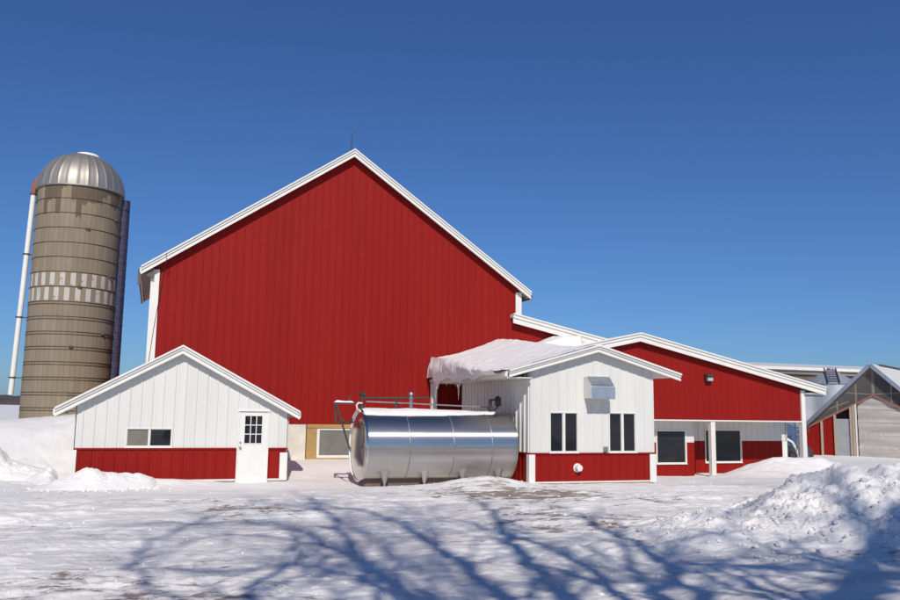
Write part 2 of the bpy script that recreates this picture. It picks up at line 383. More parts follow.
def cells(x, y, s=0):
    """lumps: 1 - distance to nearest jittered point"""
    ix, iy = np.floor(x), np.floor(y); best = np.full(np.shape(x), 9.)
    for dx in (-1, 0, 1):
        for dy in (-1, 0, 1):
            jx, jy = ix+dx, iy+dy
            d = np.hypot(jx+_h(jx, jy, s)-x, jy+_h(jx, jy, s+5)-y); rr_ = .35+.5*_h(jx, jy, s+9)
            best = np.minimum(best, d/rr_)
    return np.clip(1-best**2, 0, 1)**.5
def S(a, b, t):
    t = np.clip((t-a)/(b-a), 0, 1); return t*t*(3-2*t)
def ridge(x, y, pts, wf, wb):
    """height of a heap along polyline pts (x,y,h); wf / wb widths in front of / behind it"""
    out = np.zeros(np.shape(x))
    for (ax, ay, ah), (bx, by, bh) in zip(pts, pts[1:]):
        L2 = (bx-ax)**2+(by-ay)**2; t = np.clip(((x-ax)*(bx-ax)+(y-ay)*(by-ay))/L2, 0, 1)
        px, py = ax+t*(bx-ax), ay+t*(by-ay); d = np.hypot(x-px, y-py)
        wd = np.where(y < py, wf, wb); k = np.clip(1-d/wd, 0, 1)
        out = np.maximum(out, (ah+(bh-ah)*t)*(k*k*(3-2*k))**.8)
    return out
def ground_h(x, y):
    g = -.30*S(15.5, 18.5, x)*S(22.5, 26, y)*(1-S(26, 30, x))
    g = g-.12*S(12, 30, x)*S(24, 34, y)
    g = g+.41*S(24.3, 27.6, y)*S(3.0, 4.6, x)*(1-S(8.5, 12, x))*(1-S(29, 31, y))
    lb = S(-1.2, -1.95, x)*S(25.3, 31.2, y)*(1-.55*S(34, 60, y))
    g = g+(1.74+.10*np.clip(x+2.6, -9, .3)+.05*fbm(x*.6, y*.6, 3, 14))*lb*(1-S(60, 200, y)*.4)
    g = g+.30*np.exp(-((x-8.8)/1.25)**2-((y-21.7)/.6)**2)+.08*np.exp(-((x-6.4)/1.4)**2-((y-21.7)/.6)**2)
    g = g+.17*np.exp(-((x-.2)/1.9)**2-((y-23.85)/.5)**2)
    g = g+.08*np.exp(-((x-12.5)/2.2)**2-((y-21.5)/.35)**2)
    r = np.hypot(x, y); near = 1-S(60, 120, r)
    road = (1-S(19.5, 22.5, y))*near
    g = g+near*(.035*fbm(x*.5, y*.5, 4, 3)+.012*fbm(x*3, y*3, 4, 8))
    # wheel ruts and ploughed streaks run along the drive
    yy = y+.07*x+.5*fbm(x*.1, y*.1, 2, 40)
    g = g+road*(.05*fbm(x*.16, yy*1.5, 5, 21, .6)+.022*fbm(x*.9, yy*4.2, 4, 31, .6)+.022*np.maximum(0, fbm(x*2.2, yy*5, 3, 77)-.12))
    g = g+road*.05*cells(x*1.6, yy*2.6, 61)*np.clip(fbm(x*.4, yy*.9, 3, 66)*3, 0, 1)
    g = g+road*(.013*fbm(x*4, yy*9, 4, 55, .65)+.030*np.maximum(0, fbm(x*1.3, yy*3, 4, 56, .6)-.05)*cells(x*7, yy*9, 57)+.012*cells(x*5, yy*12, 58)*(fbm(x*.8, yy*1.4, 2, 59) > 0))
    for yc, sl, a_ in ((19.9, .02, .8), (18.1, .02, .8), (16.6, -.05, 1), (14.7, -.05, 1), (13.0, .06, .8), (11.3, .06, .9)):
        d_ = y-(yc+sl*(x-5)+.35*np.sin(x*.22+yc)); w_ = np.clip(.65+1.2*fbm(x*.5, y*0+yc, 2, 44), 0, 1.2)*a_
        tread = .006*np.sign(np.sin((x+np.abs(d_)*1.2)*42))*np.exp(-(d_/.10)**6)
        g = g+road*w_*(-.032*np.exp(-(d_/.14)**4)+.026*np.exp(-((np.abs(d_)-.22)/.06)**2)*(.6+.8*vn(x*5, y*5, 45))+tread)
    g = g+(1-road)*near*.03*fbm(x*1.2, y*1.2, 5, 51)
    lf = S(-1.9, -2.3, x)*S(24.2, 25.2, y)*(1-S(29.5, 32, y))
    g = g+lf*(.09*fbm(x*.9, y*.7, 5, 15, .6)+.05*cells(x*3.4, y*3.0, 16)*S(.0, .3, fbm(x*.8, y*.8, 2, 17))*(1-S(26.5, 28, y)))
    g = g+.8*S(150, 600, r)*fbm(x*.004, y*.004, 3, 90)
    return g

def grid_mesh(name, X, Y, Z, m, loc=(0,0,0), smooth=True, skirt=0.):
    ny, nx = X.shape
    if skirt:
        pad = lambda A: np.pad(A, 1, mode='edge')
        X, Y, Z = pad(X), pad(Y), pad(Z); Z[0] -= skirt; Z[-1] -= skirt; Z[:, 0] -= skirt; Z[:, -1] -= skirt; ny, nx = X.shape
    v = np.stack([X-loc[0], Y-loc[1], Z-loc[2]], -1).reshape(-1, 3).astype(np.float32)
    i = (np.arange(ny-1)[:, None]*nx+np.arange(nx-1)[None]).ravel()
    q = np.stack([i, i+1, i+nx+1, i+nx], -1).astype(np.int32)
    me = bpy.data.meshes.new(name); me.vertices.add(len(v)); me.vertices.foreach_set('co', v.ravel())
    me.loops.add(q.size); me.loops.foreach_set('vertex_index', q.ravel())
    me.polygons.add(len(q)); me.polygons.foreach_set('loop_start', np.arange(len(q), dtype=np.int32)*4)
    me.update(calc_edges=True); me.polygons.foreach_set('use_smooth', np.full(len(q), smooth)); me.materials.append(M[m]); me.update()
    o = bpy.data.objects.new(name, me); col.objects.link(o); o.location = loc; return o

# ---------------------------------------------------------------- ground, hills
az = np.radians(np.concatenate([np.linspace(-180, -16, 60)[:-1], np.linspace(-16, 54, 1150), np.linspace(54, 180, 50)[1:]]))
rad = np.concatenate([np.linspace(.3, 8, 22)[:-1], np.linspace(8, 26, 560)[:-1], np.linspace(26, 60, 230)[:-1], np.geomspace(60, 4500, 70)])
R, A = np.meshgrid(rad, az, indexing='ij'); X, Y = R*np.sin(A), R*np.cos(A)
g = grid_mesh('ground', X[:, ::-1], Y[:, ::-1], ground_h(X, Y)[:, ::-1], 'road'); props(g, kind='structure')
a_ = np.radians(np.linspace(-50, 85, 700)); t_ = np.linspace(0, 1, 14)
T, A = np.meshgrid(t_, a_, indexing='ij'); Rr = 1450+500*T
H = (19+5*np.sin(A*5+.5)+3*fbm(A*22, T*0, 4, 5))*np.sin(pi*np.clip(T*1.1, 0, 1))**.6+2.2*fbm(A*170, T*4, 3, 6)*(T > .1)
H[0] = -3; H[-1] = -3
h = grid_mesh('hills', (Rr*np.sin(A))[:, ::-1], (Rr*np.cos(A))[:, ::-1], H[:, ::-1], 'hill'); props(h, kind='structure')

def heap(name, label, x0, x1, y0, y1, res, hf, cat='snow pile', group=None):
    nx, ny = int((x1-x0)/res)+1, int((y1-y0)/res)+1
    X, Y = np.meshgrid(np.linspace(x0, x1, nx), np.linspace(y0, y1, ny)); d = hf(X, Y)
    edge = np.minimum(np.minimum(X-x0, x1-X), np.minimum(Y-y0, y1-Y)); d = d*S(0, .35, edge)
    Z = ground_h(X, Y)+d-.05*(1-S(0, .05, d))-.01
    cx, cy = (x0+x1)/2, (y0+y1)/2; loc = (cx, cy, float(ground_h(np.array(cx), np.array(cy))))
    o = grid_mesh(name, X, Y, Z, 'snow', loc, skirt=.3)
    return props(o, label, cat, group)
def lumpy(x, y, b, k=1.):
    m = S(.02, .3, b)
    wx, wy = x+.12*fbm(x*2, y*2, 3, 201), y+.12*fbm(x*2, y*2, 3, 202)
    return b*(1+.28*fbm(x*1.3, y*1.3, 3, 101)) + k*m*(.13*fbm(wx*1.6, wy*1.6, 3, 110)+.07*(cells(wx*2.3, wy*2.3, 111)-.4)*(.4+fbm(x, y, 2, 115)+.3)+(.35+1.1*S(-.15, .3, fbm(x*1.1, y*1.1, 3, 119)))*(.035*(cells(wx*5.2, wy*5.2, 121)-.5)+.045*(cells(wx*11, wy*11, 131)-.5)+.028*(cells(x*21, y*21, 133)-.5))+.15*(.3-np.abs(fbm(x*3.1, y*3.1, 5, 141, .66))))
bankpts = [(8.6, 12.6, .05), (9.9, 13.5, .12), (11.0, 13.4, .34), (11.9, 13.15, .54), (12.5, 12.95, 1.06), (13.2, 12.75, 1.0), (14.4, 12.4, .85), (16.5, 11.6, .7), (19, 10, .6)]
def hb(x, y):
    b = ridge(x, y, bankpts, 3.0, 1.5)+.12*S(.0, .3, ridge(x, y, [(9.0, 12.3, .3), (11, 11.6, .3), (13, 10.6, .35)], 1.6, 1.6))
    return lumpy(x, y, b, 1.0)
heap('snow_bank', 'tall lumpy shaded bank of ploughed snow in the right foreground', 7.6, 19.5, 8.4, 15.6, .024, hb, 'snow bank')
heap('snow_bank', 'smaller ploughed snow bank farther back at the right edge', 16.6, 23.5, 14.2, 19.4, .045,
     lambda x, y: lumpy(x, y, ridge(x, y, [(17.6, 17.3, .55), (18.3, 17.1, .75), (20.5, 16.5, .85), (23, 15.8, .7)], 1.6, 1.2)), 'snow bank')
heap('snow_pile', 'small heap of broken snow against the left front corner of the white shed', -2.9, .4, 22.3, 24.1, .02,
     lambda x, y: lumpy(x, y, ridge(x, y, [(-2.3, 23.35, .12), (-1.75, 23.35, .36), (-1.42, 23.35, .48), (-1.0, 23.4, .30), (-.3, 23.6, .18)], .85, .7), .55))
heap('snow_pile', 'lumpy heap of ploughed snow at the left edge below the silo', -6.6, -2.25, 24.3, 28.2, .03,
     lambda x, y: lumpy(x, y, ridge(x, y, [(-6.4, 26.9, .70), (-4.9, 26.9, .62), (-4.2, 26.8, .60), (-3.8, 26.6, .25), (-2.7, 26.2, .10), (-2.3, 25.4, .36), (-2.2, 24.9, .18)], .75, .7), .9))
heap('snow_mound', 'smooth wide snow mound in front of the porch of the low red building', 17.6, 28.2, 22.2, 27.2, .05,
     lambda x, y: (.80*np.exp(-((x-22.2)/2.2)**2-((y-25.6)/1.15)**2)+.40*np.exp(-((x-24.8)/1.5)**2-((y-25.4)/1.0)**2)
                   +.16*np.exp(-((x-23.6)/.5)**2-((y-25.0)/.45)**2))*(1+.10*fbm(x*1.1, y*2, 4, 171))+.03*fbm(x*3, y*5, 3, 172)*np.exp(-((x-22.5)/2.5)**2), 'snow mound')

cb = MB(); cr_ = random.Random(9)
ICO = [(0, 0, -1), (.72, -.53, -.45), (-.28, -.85, -.45), (-.89, 0, -.45), (-.28, .85, -.45), (.72, .53, -.45), (.28, -.85, .45), (-.72, -.53, .45), (-.72, .53, .45), (.28, .85, .45), (.89, 0, .45), (0, 0, 1)]
IF = [(0,1,2),(1,0,5),(0,2,3),(0,3,4),(0,4,5),(1,5,10),(2,1,6),(3,2,7),(4,3,8),(5,4,9),(1,10,6),(2,6,7),(3,7,8),(4,8,9),(5,9,10),(6,10,11),(7,6,11),(8,7,11),(9,8,11),(10,9,11)]
def crumb(x, y, z, r):
    k = [cr_.uniform(.6, 1.25) for _ in ICO]; sx, sy = cr_.uniform(.8, 1.5), cr_.uniform(.8, 1.3); a = cr_.uniform(0, pi)
    cb.add([(x+r*q*(vx*sx*cos(a)-vy*sy*sin(a)), y+r*q*(vx*sx*sin(a)+vy*sy*cos(a)), z+r*q*vz*.8) for (vx, vy, vz), q in zip(ICO, k)], IF)
def g1(x, y): return float(ground_h(np.array([x]), np.array([y]))[0])
spots = []
for _ in range(600): t = cr_.random(); spots.append((8.4+t*7+cr_.gauss(0, .5), 12.9-t*2.2+cr_.gauss(-.6, 1.3), cr_.uniform(.012, .045) if cr_.random() < .9 else cr_.uniform(.045, .075), True))
for _ in range(160): spots.append((cr_.gauss(-1.3, .9), cr_.gauss(22.9, .4), cr_.uniform(.015, .05), False))
for _ in range(500): spots.append((cr_.uniform(-6, 18), cr_.uniform(8.5, 22.5), cr_.uniform(.008, .026), False))
HX = np.array([p[0] for p in spots]); HY = np.array([p[1] for p in spots]); HZ = ground_h(HX, HY)
ins = (HX > 7.95) & (HX < 19.1) & (HY > 8.75) & (HY < 15.25); HZ = HZ+np.where(ins, np.maximum(hb(HX, HY), 0), 0)
for (x, y, r, b_), z in zip(spots, HZ): crumb(x, y, float(z)+r*.25, r)
props(cb.build('snow_crumbs', 'snow', None, loc=(10, 12, 0)), 'loose crumbs of broken snow scattered over the drive and the right bank', 'snow', None, 'stuff')

# ---------------------------------------------------------------- main barn
BY = 28.3
bp = [(-.58, 6.52), (6.26, 11.22), (13.14, 6.52)]
lp = [(12.42, 5.68), (18.2, 4.50)]
barn = thing('barn', 'tall red metal barn with a steep white trimmed gable', 'barn', (6.3, BY, 0))
WB = (4.95, 6.75, .2, 1.60)
def barn_top(x): return lerp([(-.58, 6.40), (6.24, 11.07), (13.10, 6.40)], x) if x < 12.78 else lerp([(12.42, 5.60), (18.2, 4.42)], x)
mb = front(MB(), BY, -.15, 12.78, 1.57, lambda x: lerp([(-.58, 6.40), (6.24, 11.07), (13.10, 6.40)], x), brk=(6.24,), pitch=.262, rib=.015)
front(mb, BY, 12.781, 18.0, 1.57, lambda x: lerp([(12.42, 5.58), (18.2, 4.40)], x), pitch=.262, rib=.015)
mb.build('gable_siding', 'red', barn)
MB().prism([(-.15, 1.5), (12.8, 1.5), (12.8, 6.35), (6.24, 10.9), (-.15, 6.35)], BY+.05, BY+.2).prism([(12.8, 1.5), (18, 1.5), (18, 4.3), (12.8, 5.4)], BY+.05, BY+.2).build('gable_wall', 'red', barn)
mb = MB()
siding(mb, (-.17, BY), (0, 1), (-1, 0), 0, 8, 1.2, 6.25, pitch=.6); mb.box(-.165, 0, BY+.21, BY+8, 0, 6.25).box(12.7, 12.86, BY+.21, BY+8, 0, 6.25).box(-.165, 12.86, BY+32, BY+8.2, 0, 6.2)
mb.add([(-.165, BY+8.1, 6.2), (12.86, BY+8.1, 6.2), (6.26, BY+8.1, 10.9)], [(0, 1, 2)])
mb.build('side_wall', 'red', barn)
MB().box(-.14, 4.94, BY+.02, BY+.3, -.3, 1.568).box(6.76, 18, BY+.02, BY+.3, -.3, 1.568).box(4.94, 6.76, BY+.02, BY+.3, -.3, .2).build('foundation', 'concrete', barn)
gable_roof(barn, bp, BY-.26, BY+8.4, thick=.12, fascia=.20, step=.05)
gable_roof(barn, lp, BY-.26, BY+20, thick=.12, fascia=.26, step=.08)
MB().box(-.27, -.01, BY-.05, BY-.026, .3, 6.5).box(-.268, -.20, BY-.025, BY+.2, .3, 6.45).build('corner_trim', 'trim', barn)
MB().box(12.62, 12.86, BY-.05, BY-.026, 5.35, 6.52).build('corner_trim', 'trim', barn)
for x, s in ((-.58, -1), (13.10, 1)):
    eave(barn, x, 6.49, s, BY-.26, BY+8.4, .16)
# box cornice under the left eave, brown return board, and a small one at right
MB().prism([(-.57, 6.36), (-.2, 6.58), (-.2, 6.2), (-.30, 6.22), (-.57, 6.33)], BY-.2, BY+4.3).build('soffit', 'gutter', barn)
MB().box(-.67, -.617, BY-.2, BY+8.3, 6.32, 6.44).box(-.66, -.56, BY-.24, BY-.1, 5.95, 6.315).build('gutter', 'gutter', barn, bev=.01)
MB().box(13.137, 13.23, BY-.2, BY+4.3, 6.28, 6.43).build('gutter', 'gutter', barn)
# ridge lightning rod
mb = MB().tube([(6.26, BY+.3, 11.12), (6.26, BY+.3, 11.95)], [.02, .014], 6).tube([(6.26, BY+.3, 11.95), (6.5, BY+.3, 12.25), (6.72, BY+.3, 12.5)], [.008, .006, .003], 5)
mb.tube([(6.14, BY+.3, 11.10), (6.26, BY+.3, 11.4), (6.38, BY+.3, 11.1)], .009, 5).build('lightning_rod', 'darkmetal', barn)
mb = MB().tube([(.16, BY-.47, 7.0), (.16, BY-.47, 6.7), (.13, BY-.06, 6.55), (-.1, BY-.06, 4.5), (-.21, BY-.06, 3.2), (-.2, BY-.06, .8)], .009, 5); mb.build('ground_wire', 'darkmetal', barn)
# yellow wood framed basement window
mb = MB(); mb.box(4.96, 6.75, BY-.07, BY+.05, 1.44, 1.565).box(4.96, 5.30, BY-.05, BY+.05, .28, 1.438).box(5.302, 6.75, BY-.05, BY+.05, .28, .44)
mb.box(6.62, 6.75, BY-.05, BY+.05, .442, 1.438).box(4.96, 6.75, BY-.03, BY+.3, .1, .279)
bw = mb.build('window', 'wood', barn, bev=.008); bw['label'] = 'basement window in yellow boards'
mb = MB(); mb.box(5.31, 6.61, BY-.03, BY+.04, 1.37, 1.437).box(5.31, 6.61, BY-.03, BY+.04, .443, .53).box(5.31, 5.40, BY-.03, BY+.04, .532, 1.368).box(6.54, 6.61, BY-.03, BY+.04, .532, 1.368)
mb.build('frame', 'frame', bw); MB().box(5.395, 6.545, BY+.0, BY+.012, .525, 1.375).build('pane', 'greypane', bw)

# ---------------------------------------------------------------- white shed, left
SY = 24.2
shed = thing('shed', 'small white gabled shed with a red base and a white door', 'shed', (.9, SY, 0))
sp = push([(-2.36, 2.01), (.71, 3.74), (3.96, 1.99)], 23.8, 23.98)
sh_top = roofline([(x, z-.09) for x, z in sp])
DX = (2.30, 3.17)
hW = (-.62, .58, .99, 1.51)
mb = front(MB(), SY, -1.86, 3.68, .96, sh_top, holes=(hW, (DX[0], DX[1], 0, 2.03)), brk=(.72,), pitch=.285); mb.build('upper_siding', 'white', shed)
front(MB(), SY+.004, -1.86, DX[0], .12, .93).build('lower_siding', 'red', shed); front(MB(), SY+.004, DX[1], 3.66, .12, .93).build('lower_siding', 'red', shed)
MB().prism([(-1.84, .1), (3.66, .1), (3.66, 1.95), (.72, 3.55), (-1.84, 2.0)], SY+.05, SY+.18).build('front_wall', 'white', shed)
mb = MB(); siding(mb, (-1.88, SY+3.3), (0, -1), (-1, 0), 0, 3.3, .9, 2.15); siding(mb, (3.70, SY), (0, 1), (1, 0), 0, 3.3, .9, 2.05)
mb.box(-1.87, -1.75, SY+.19, SY+3.3, .1, 2.1).box(3.57, 3.69, SY+.19, SY+3.3, .1, 2.0).box(-1.74, 3.56, SY+3.18, SY+3.3, .1, 2.0); mb.build('side_wall', 'white', shed)
MB().box(-1.86, DX[0]-.02, SY-.034, SY-.004+.012, .93, .975).box(DX[1]+.02, 3.70, SY-.034, SY+.008, .93, .975).build('drip_cap', 'red', shed)
MB().box(-1.93, -1.80, SY-.04, SY-.022, .0, .928).box(-1.928, -1.905, SY-.0215, SY+.1, .0, .928).build('corner_trim', 'trim', shed)
MB().box(3.50, 3.70, SY-.04, SY-.022, .07, .84).box(3.703, 3.715, SY-.04, SY+.12, .07, .84).build('corner_trim', 'trim', shed)
MB().box(-1.8, DX[0]-.01, SY-.035, SY+.02, .075, .118).box(DX[1]+.01, 3.49, SY-.035, SY+.02, .075, .118).build('base_trim', 'trim', shed)
MB().box(-1.82, 3.66, SY+.03, SY+3.25, -.4, .098).build('foundation', 'concrete', shed)
gable_roof(shed, sp, SY-.22, SY+3.7, thick=.09, fascia=.17, step=.045)
for x, z, s in ((-2.38, 1.99, -1), (3.99, 1.97, 1)): eave(shed, x, z, s, SY-.22, SY+3.7, .15)
window(shed, SY, hW[0], hW[1], hW[2]-.002, hW[3], 2, .03, ('blind', 'glass'))
# door with nine lights
dm = MB().box(DX[0], DX[0]+.045, SY-.03, SY+.06, .0, 1.985).box(DX[1]-.045, DX[1], SY-.03, SY+.06, .0, 1.985).box(DX[0]-.02, DX[1]+.02, SY-.045, SY+.06, 1.986, 2.045)
door = dm.build('door', 'frame', shed, bev=.004)
x0, x1, z0, z1 = 2.345, 3.125, .0, 1.98; gx0, gx1, gz0, gz1 = 2.50, 2.97, 1.10, 1.86
lf = MB().box(x0, gx0, SY-.002, SY+.04, z0, z1).box(gx1, x1, SY-.002, SY+.04, z0, z1).box(gx0, gx1, SY-.002, SY+.04, z0, gz0).box(gx0, gx1, SY-.002, SY+.04, gz1, z1)
for k in (1, 2): lf.box(gx0+(gx1-gx0)*k/3-.012, gx0+(gx1-gx0)*k/3+.012, SY-.008, SY+.03, gz0, gz1); lf.box(gx0, gx1, SY-.0085, SY+.029, gz0+(gz1-gz0)*k/3-.012, gz0+(gz1-gz0)*k/3+.012)
lf.box(gx0-.03, gx0, SY-.014, SY-.0025, gz0-.03, gz1+.03).box(gx1, gx1+.03, SY-.014, SY-.0025, gz0-.03, gz1+.03).box(gx0, gx1, SY-.014, SY-.0025, gz0-.03, gz0).box(gx0, gx1, SY-.014, SY-.0025, gz1, gz1+.03)
for a, b in ((2.43, 2.70), (2.77, 3.04)): lf.box(a, b, SY-.008, SY-.0022, .22, .88); lf.box(a+.04, b-.04, SY-.012, SY-.0085, .26, .84)
lf.build('leaf', 'frame', door, bev=.003)
MB().box(gx0, gx1, SY+.012, SY+.02, gz0, gz1).build('pane', 'glass', door)
hd = MB(); hd.lathe([(.0, -.075), (.024, -.07), (.032, -.05), (.024, -.03), (.012, -.022), (.03, -.008), (.03, 0)], (2.395, SY, .98), 14, 'y'); MB().lathe([(.0, -.03), (.022, -.028), (.026, 0)], (2.395, SY, 1.12), 14, 'y').build('lock', 'greymetal', door, smooth=True)
hd.build('handle', 'greymetal', door, smooth=True)

# ---------------------------------------------------------------- milk house
MY = 21.8
milk = thing('milk_house', 'small white building with red base, two front windows and a metal hood', 'building', (12.2, MY, 0))
mp = [(9.42, 3.235), (12.28, 4.05), (15.1, 3.27)]
mt = roofline([(x, z-.07) for x, z in mp])
W1, W2 = (10.80, 11.74, .93, 2.10), (12.74, 13.68, .93, 2.11)
mb = front(MB(), MY, 10.2, 14.31, .93, mt, holes=(W1, W2), brk=(12.18,), pitch=.285); mb.build('upper_siding', 'white', milk)
front(MB(), MY+.004, 10.2, 14.31, .12, .885, pitch=.285).build('lower_siding', 'red', milk)
siding(MB(), (10.2, 27.3), (0, -1), (-1, 0), 0, 5.5, .93, 3.32, pitch=.285, rib=.036).build('side_siding', 'white', milk)
siding(MB(), (10.2, 27.3), (0, -1), (-1, 0), 0, 5.496, .0, .885, pitch=.285).build('side_siding', 'red', milk)
MB().prism([(10.25, .1), (14.28, .1), (14.28, 3.3), (12.18, 3.85), (10.25, 3.3)], MY+.05, MY+.15).box(10.22, 10.34, MY+.16, 27.28, .0, 3.32).box(14.2, 14.31, MY+.16, 27.28, .0, 3.3).box(10.35, 14.19, 27.18, 27.28, 0, 3.4).build('wall', 'white', milk)
MB().box(10.165, 14.34, MY-.04, MY+.01, .886, .93).box(10.165, 10.21, MY+.011, 27.28, .886, .93).build('drip_cap', 'red', milk)
MB().box(10.15, 10.34, MY-.045, MY-.024, -.1, .884).box(10.15, 10.176, MY-.0235, MY+.14, -.1, .884).build('corner_trim', 'trim', milk)
MB().box(14.12, 14.34, MY-.045, MY-.024, .06, .884).box(14.32, 14.34, MY-.0235, MY+.14, .06, .884).build('corner_trim', 'trim', milk)
MB().box(10.345, 14.115, MY-.035, MY+.02, .08, .118).build('base_trim', 'trim', milk)
MB().box(10.24, 14.28, MY+.02, 27.2, -.5, .079).build('foundation', 'concrete', milk)
gable_roof(milk, mp, MY-.26, 28.24, thick=.08, fascia=.15, step=.04)
MB().box(9.345, 9.378, MY-.26, 28.24, 3.02, 3.225).box(9.26, 9.344, MY-.35, 28.2, 3.07, 3.17).build('eave_fascia_and_shade', 'trim', milk)
MB().box(9.38, 10.16, MY-.22, 28.24, 3.035, 3.06).build('soffit', 'trim', milk)
MB().box(9.29, 9.49, 28.0, 28.2, 0, 3.034).build('porch_post', 'trim', milk, bev=.01)
window(milk, MY, *W1, 2, .032, ('glass',), mull=.06); window(milk, MY, *W2, 2, .032, ('glass',), mull=.06)
# wedge-shaped vent hood
hx0, hx1 = 11.93, 12.67
hm = MB().prism([(MY-.03, 3.14), (MY-.20, 3.12), (MY-.46, 2.86), (MY-.50, 2.50), (MY-.03, 2.50)], hx0, hx1, 'x')
hm.build('vent_hood', 'trim', milk, bev=.006)
MB().box(hx0-.012, hx1+.012, MY-.522, MY-.503, 2.52, 2.84).box(hx0-.012, hx1+.012, MY-.53, MY-.46, 2.485, 2.515).add(
    [(hx0, MY-.485, 2.875), (hx1, MY-.485, 2.875), (hx1, MY-.21, 3.14), (hx0, MY-.21, 3.14), (hx0, MY-.47, 2.86), (hx1, MY-.47, 2.86), (hx1, MY-.20, 3.12), (hx0, MY-.20, 3.12)],
    [(0,1,2,3), (7,6,5,4), (0,4,5,1), (2,6,7,3), (0,3,7,4), (1,5,6,2)]).build('hood_face', 'hood', milk)
MB().lathe([(0, -.16), (.085, -.155), (.098, -.12), (.098, 0), (.13, 0), (.13, .02)], (11.70, MY-.022, .50), 28, 'y').build('vent_pipe', 'frame', milk, smooth=True)
MB().box(12.55, 12.65, MY-.08, MY-.022, .96, 1.10).box(12.53, 12.67, MY-.095, MY-.081, .955, 1.105).build('outlet_box', 'greymetal', milk, bev=.006)

# ---------------------------------------------------------------- low red wing with porch
AY = 27.3
wing = thing('barn_wing', 'low wide red gabled wing with a recessed porch and two white posts', 'building', (20, AY, -.3))
ap = [(11.6, 3.86), (17.22, 5.09), (25.95, 3.24)]
at = roofline([(x, z-.1) for x, z in ap])
ah = (0, 0, 0, 0)
front(MB(), AY, 14.32, 24.92, 1.87, at, brk=(17.22,), pitch=.28, rib=.016).build('gable_siding', 'red', wing)
MB().prism([(11.7, 3.0), (14.3, 3.0), (14.3, 1.9), (24.9, 1.9), (24.9, 3.35), (17.22, 4.95), (11.7, 3.8)], AY+.04, AY+.16).build('gable_wall', 'red', wing)
MB().box(14.33, 25.0, AY-.05, AY+.2, 1.82, 1.868).box(14.35, 25.0, AY+.201, 29.2, 1.83, 1.86).build('beam_trim', 'trim', wing)
gable_roof(wing, ap, AY-.24, 50, thick=.10, fascia=.24, step=.07)
eave(wing, 25.95, 3.23, 1, AY-.24, 50, .2)
MB().box(24.99, 25.93, AY-.2, 49, 2.98, 3.0).build('soffit', 'trim', wing)
MB().box(24.86, 25.06, AY-.07, AY+.13, -.5, 3.1).build('porch_post', 'trim', wing, bev=.008)
MB().box(20.48, 20.68, AY-.02, AY+.17, -.5, 1.818).build('porch_post', 'trim', wing, bev=.008)
# recessed porch wall: nearer part and deeper part
RY1, RY2 = 28.0, 29.2
V1, V2 = (18.45, 19.84, .15, 1.47), (21.58, 23.42, .10, 1.48)
mb = front(MB(), RY1, 14.4, 20.2, .98, 1.829, holes=(V1,), pitch=.3); mb.build('porch_siding', 'white', wing); mb = front(MB(), RY2, 20.21, 25.72, 1.0, 1.829, holes=(V2,), pitch=.3); mb.build('porch_siding', 'white', wing)
mb = front(MB(), RY1+.004, 14.4, 20.2, -.3, .978, holes=(V1,), pitch=.3); mb.build('porch_siding', 'red', wing); mb = front(MB(), RY2+.004, 20.21, 25.72, -.3, .998, holes=(V2,), pitch=.3); mb.build('porch_siding', 'red', wing)
MB().box(14.4, 20.19, RY1+.05, RY1+.15, -.5, 1.83).box(20.1, 20.2, RY1+.151, RY2+.04, -.5, 1.83).box(20.21, 25.7, RY2+.05, RY2+.15, -.5, 1.83).build('porch_wall', 'red', wing)
MB().box(25.50, 25.74, RY2-.05, RY2-.024, -.4, .99).box(25.741, 25.76, RY2-.05, RY2+.2, -.4, 1.83).build('corner_trim', 'trim', wing)
window(wing, RY1, *V1, 1, .045, ('glass',)); window(wing, RY2, *V2, 1, .045, ('glass',))
MB().box(25.5, 25.7, RY2+.16, 49.5, -.5, 2.99).box(11.7, 25.7, 49.6, 49.8, -.5, 3.3).build('back_wall', 'red', wing)
lm = MB().box(20.22, 20.52, AY-.16, AY-.025, 3.36, 3.64).box(20.25, 20.49, AY-.24, AY-.161, 3.5, 3.62); fx = lm.build('wall_light', 'darkmetal', wing, bev=.015)
MB().box(20.25, 20.49, AY-.225, AY-.162, 3.37, 3.498).build('lamp_glass', 'lightglass', fx, bev=.01)

# ---------------------------------------------------------------- snow on roofs
milkz = lambda x: np.where(x < 12.18, 3.22+(x-9.38)*.2893, 4.03-(x-12.18)*.273)
wingz = lambda x: 3.86+(x-11.6)*.2189
Tpts = np.array([(9.0, 3.9), (9.75, 3.98), (10.8, 4.27), (11.4, 4.48), (11.85, 4.69), (12.3, 4.56), (13.1, 4.55), (13.6, 4.72), (14.06, 4.90), (14.8, 4.95), (15.6, 4.88), (16.2, 4.93)])
nx, ny = 230, 210
X, Y = np.meshgrid(np.linspace(9.16, 14.98, nx), np.linspace(21.56, 28.22, ny))
base = np.where((Y > 27.12) & (X > 11.6), np.maximum(milkz(X), wingz(X)), milkz(X))
base = np.where(X < 9.38, 3.22, base)
Tz = np.interp(X, Tpts[:, 0], Tpts[:, 1]); k = S(21.6, 28.0, Y)**.9
th = np.maximum((Tz-milkz(X))*k, .05); th = np.where((X > 12.3) & (Y < 27.1), np.minimum(th, .12+.3*S(25.4, 27.1, Y)*(X-12.3)), th)
lowx = np.clip((14.98-X)/.45, 0, 1)**.5
th = np.where(Y > 27.1, th*np.clip(lowx+.25, 0, 1), th)
th = th+.07*fbm(X*.9, Y*.9, 4, 301)*k+.02*fbm(X*4, Y*4, 3, 302)
edge = np.minimum(X-9.16, np.minimum(Y-21.52, 9.)); ra = np.clip(edge/.30, 0, 1); rnd = np.sqrt(1-(1-ra)**2)
Z = milkz(np.maximum(X, 9.38)); Z = np.where((Y > 27.12) & (X > 11.6), np.maximum(Z, wingz(X)), Z)
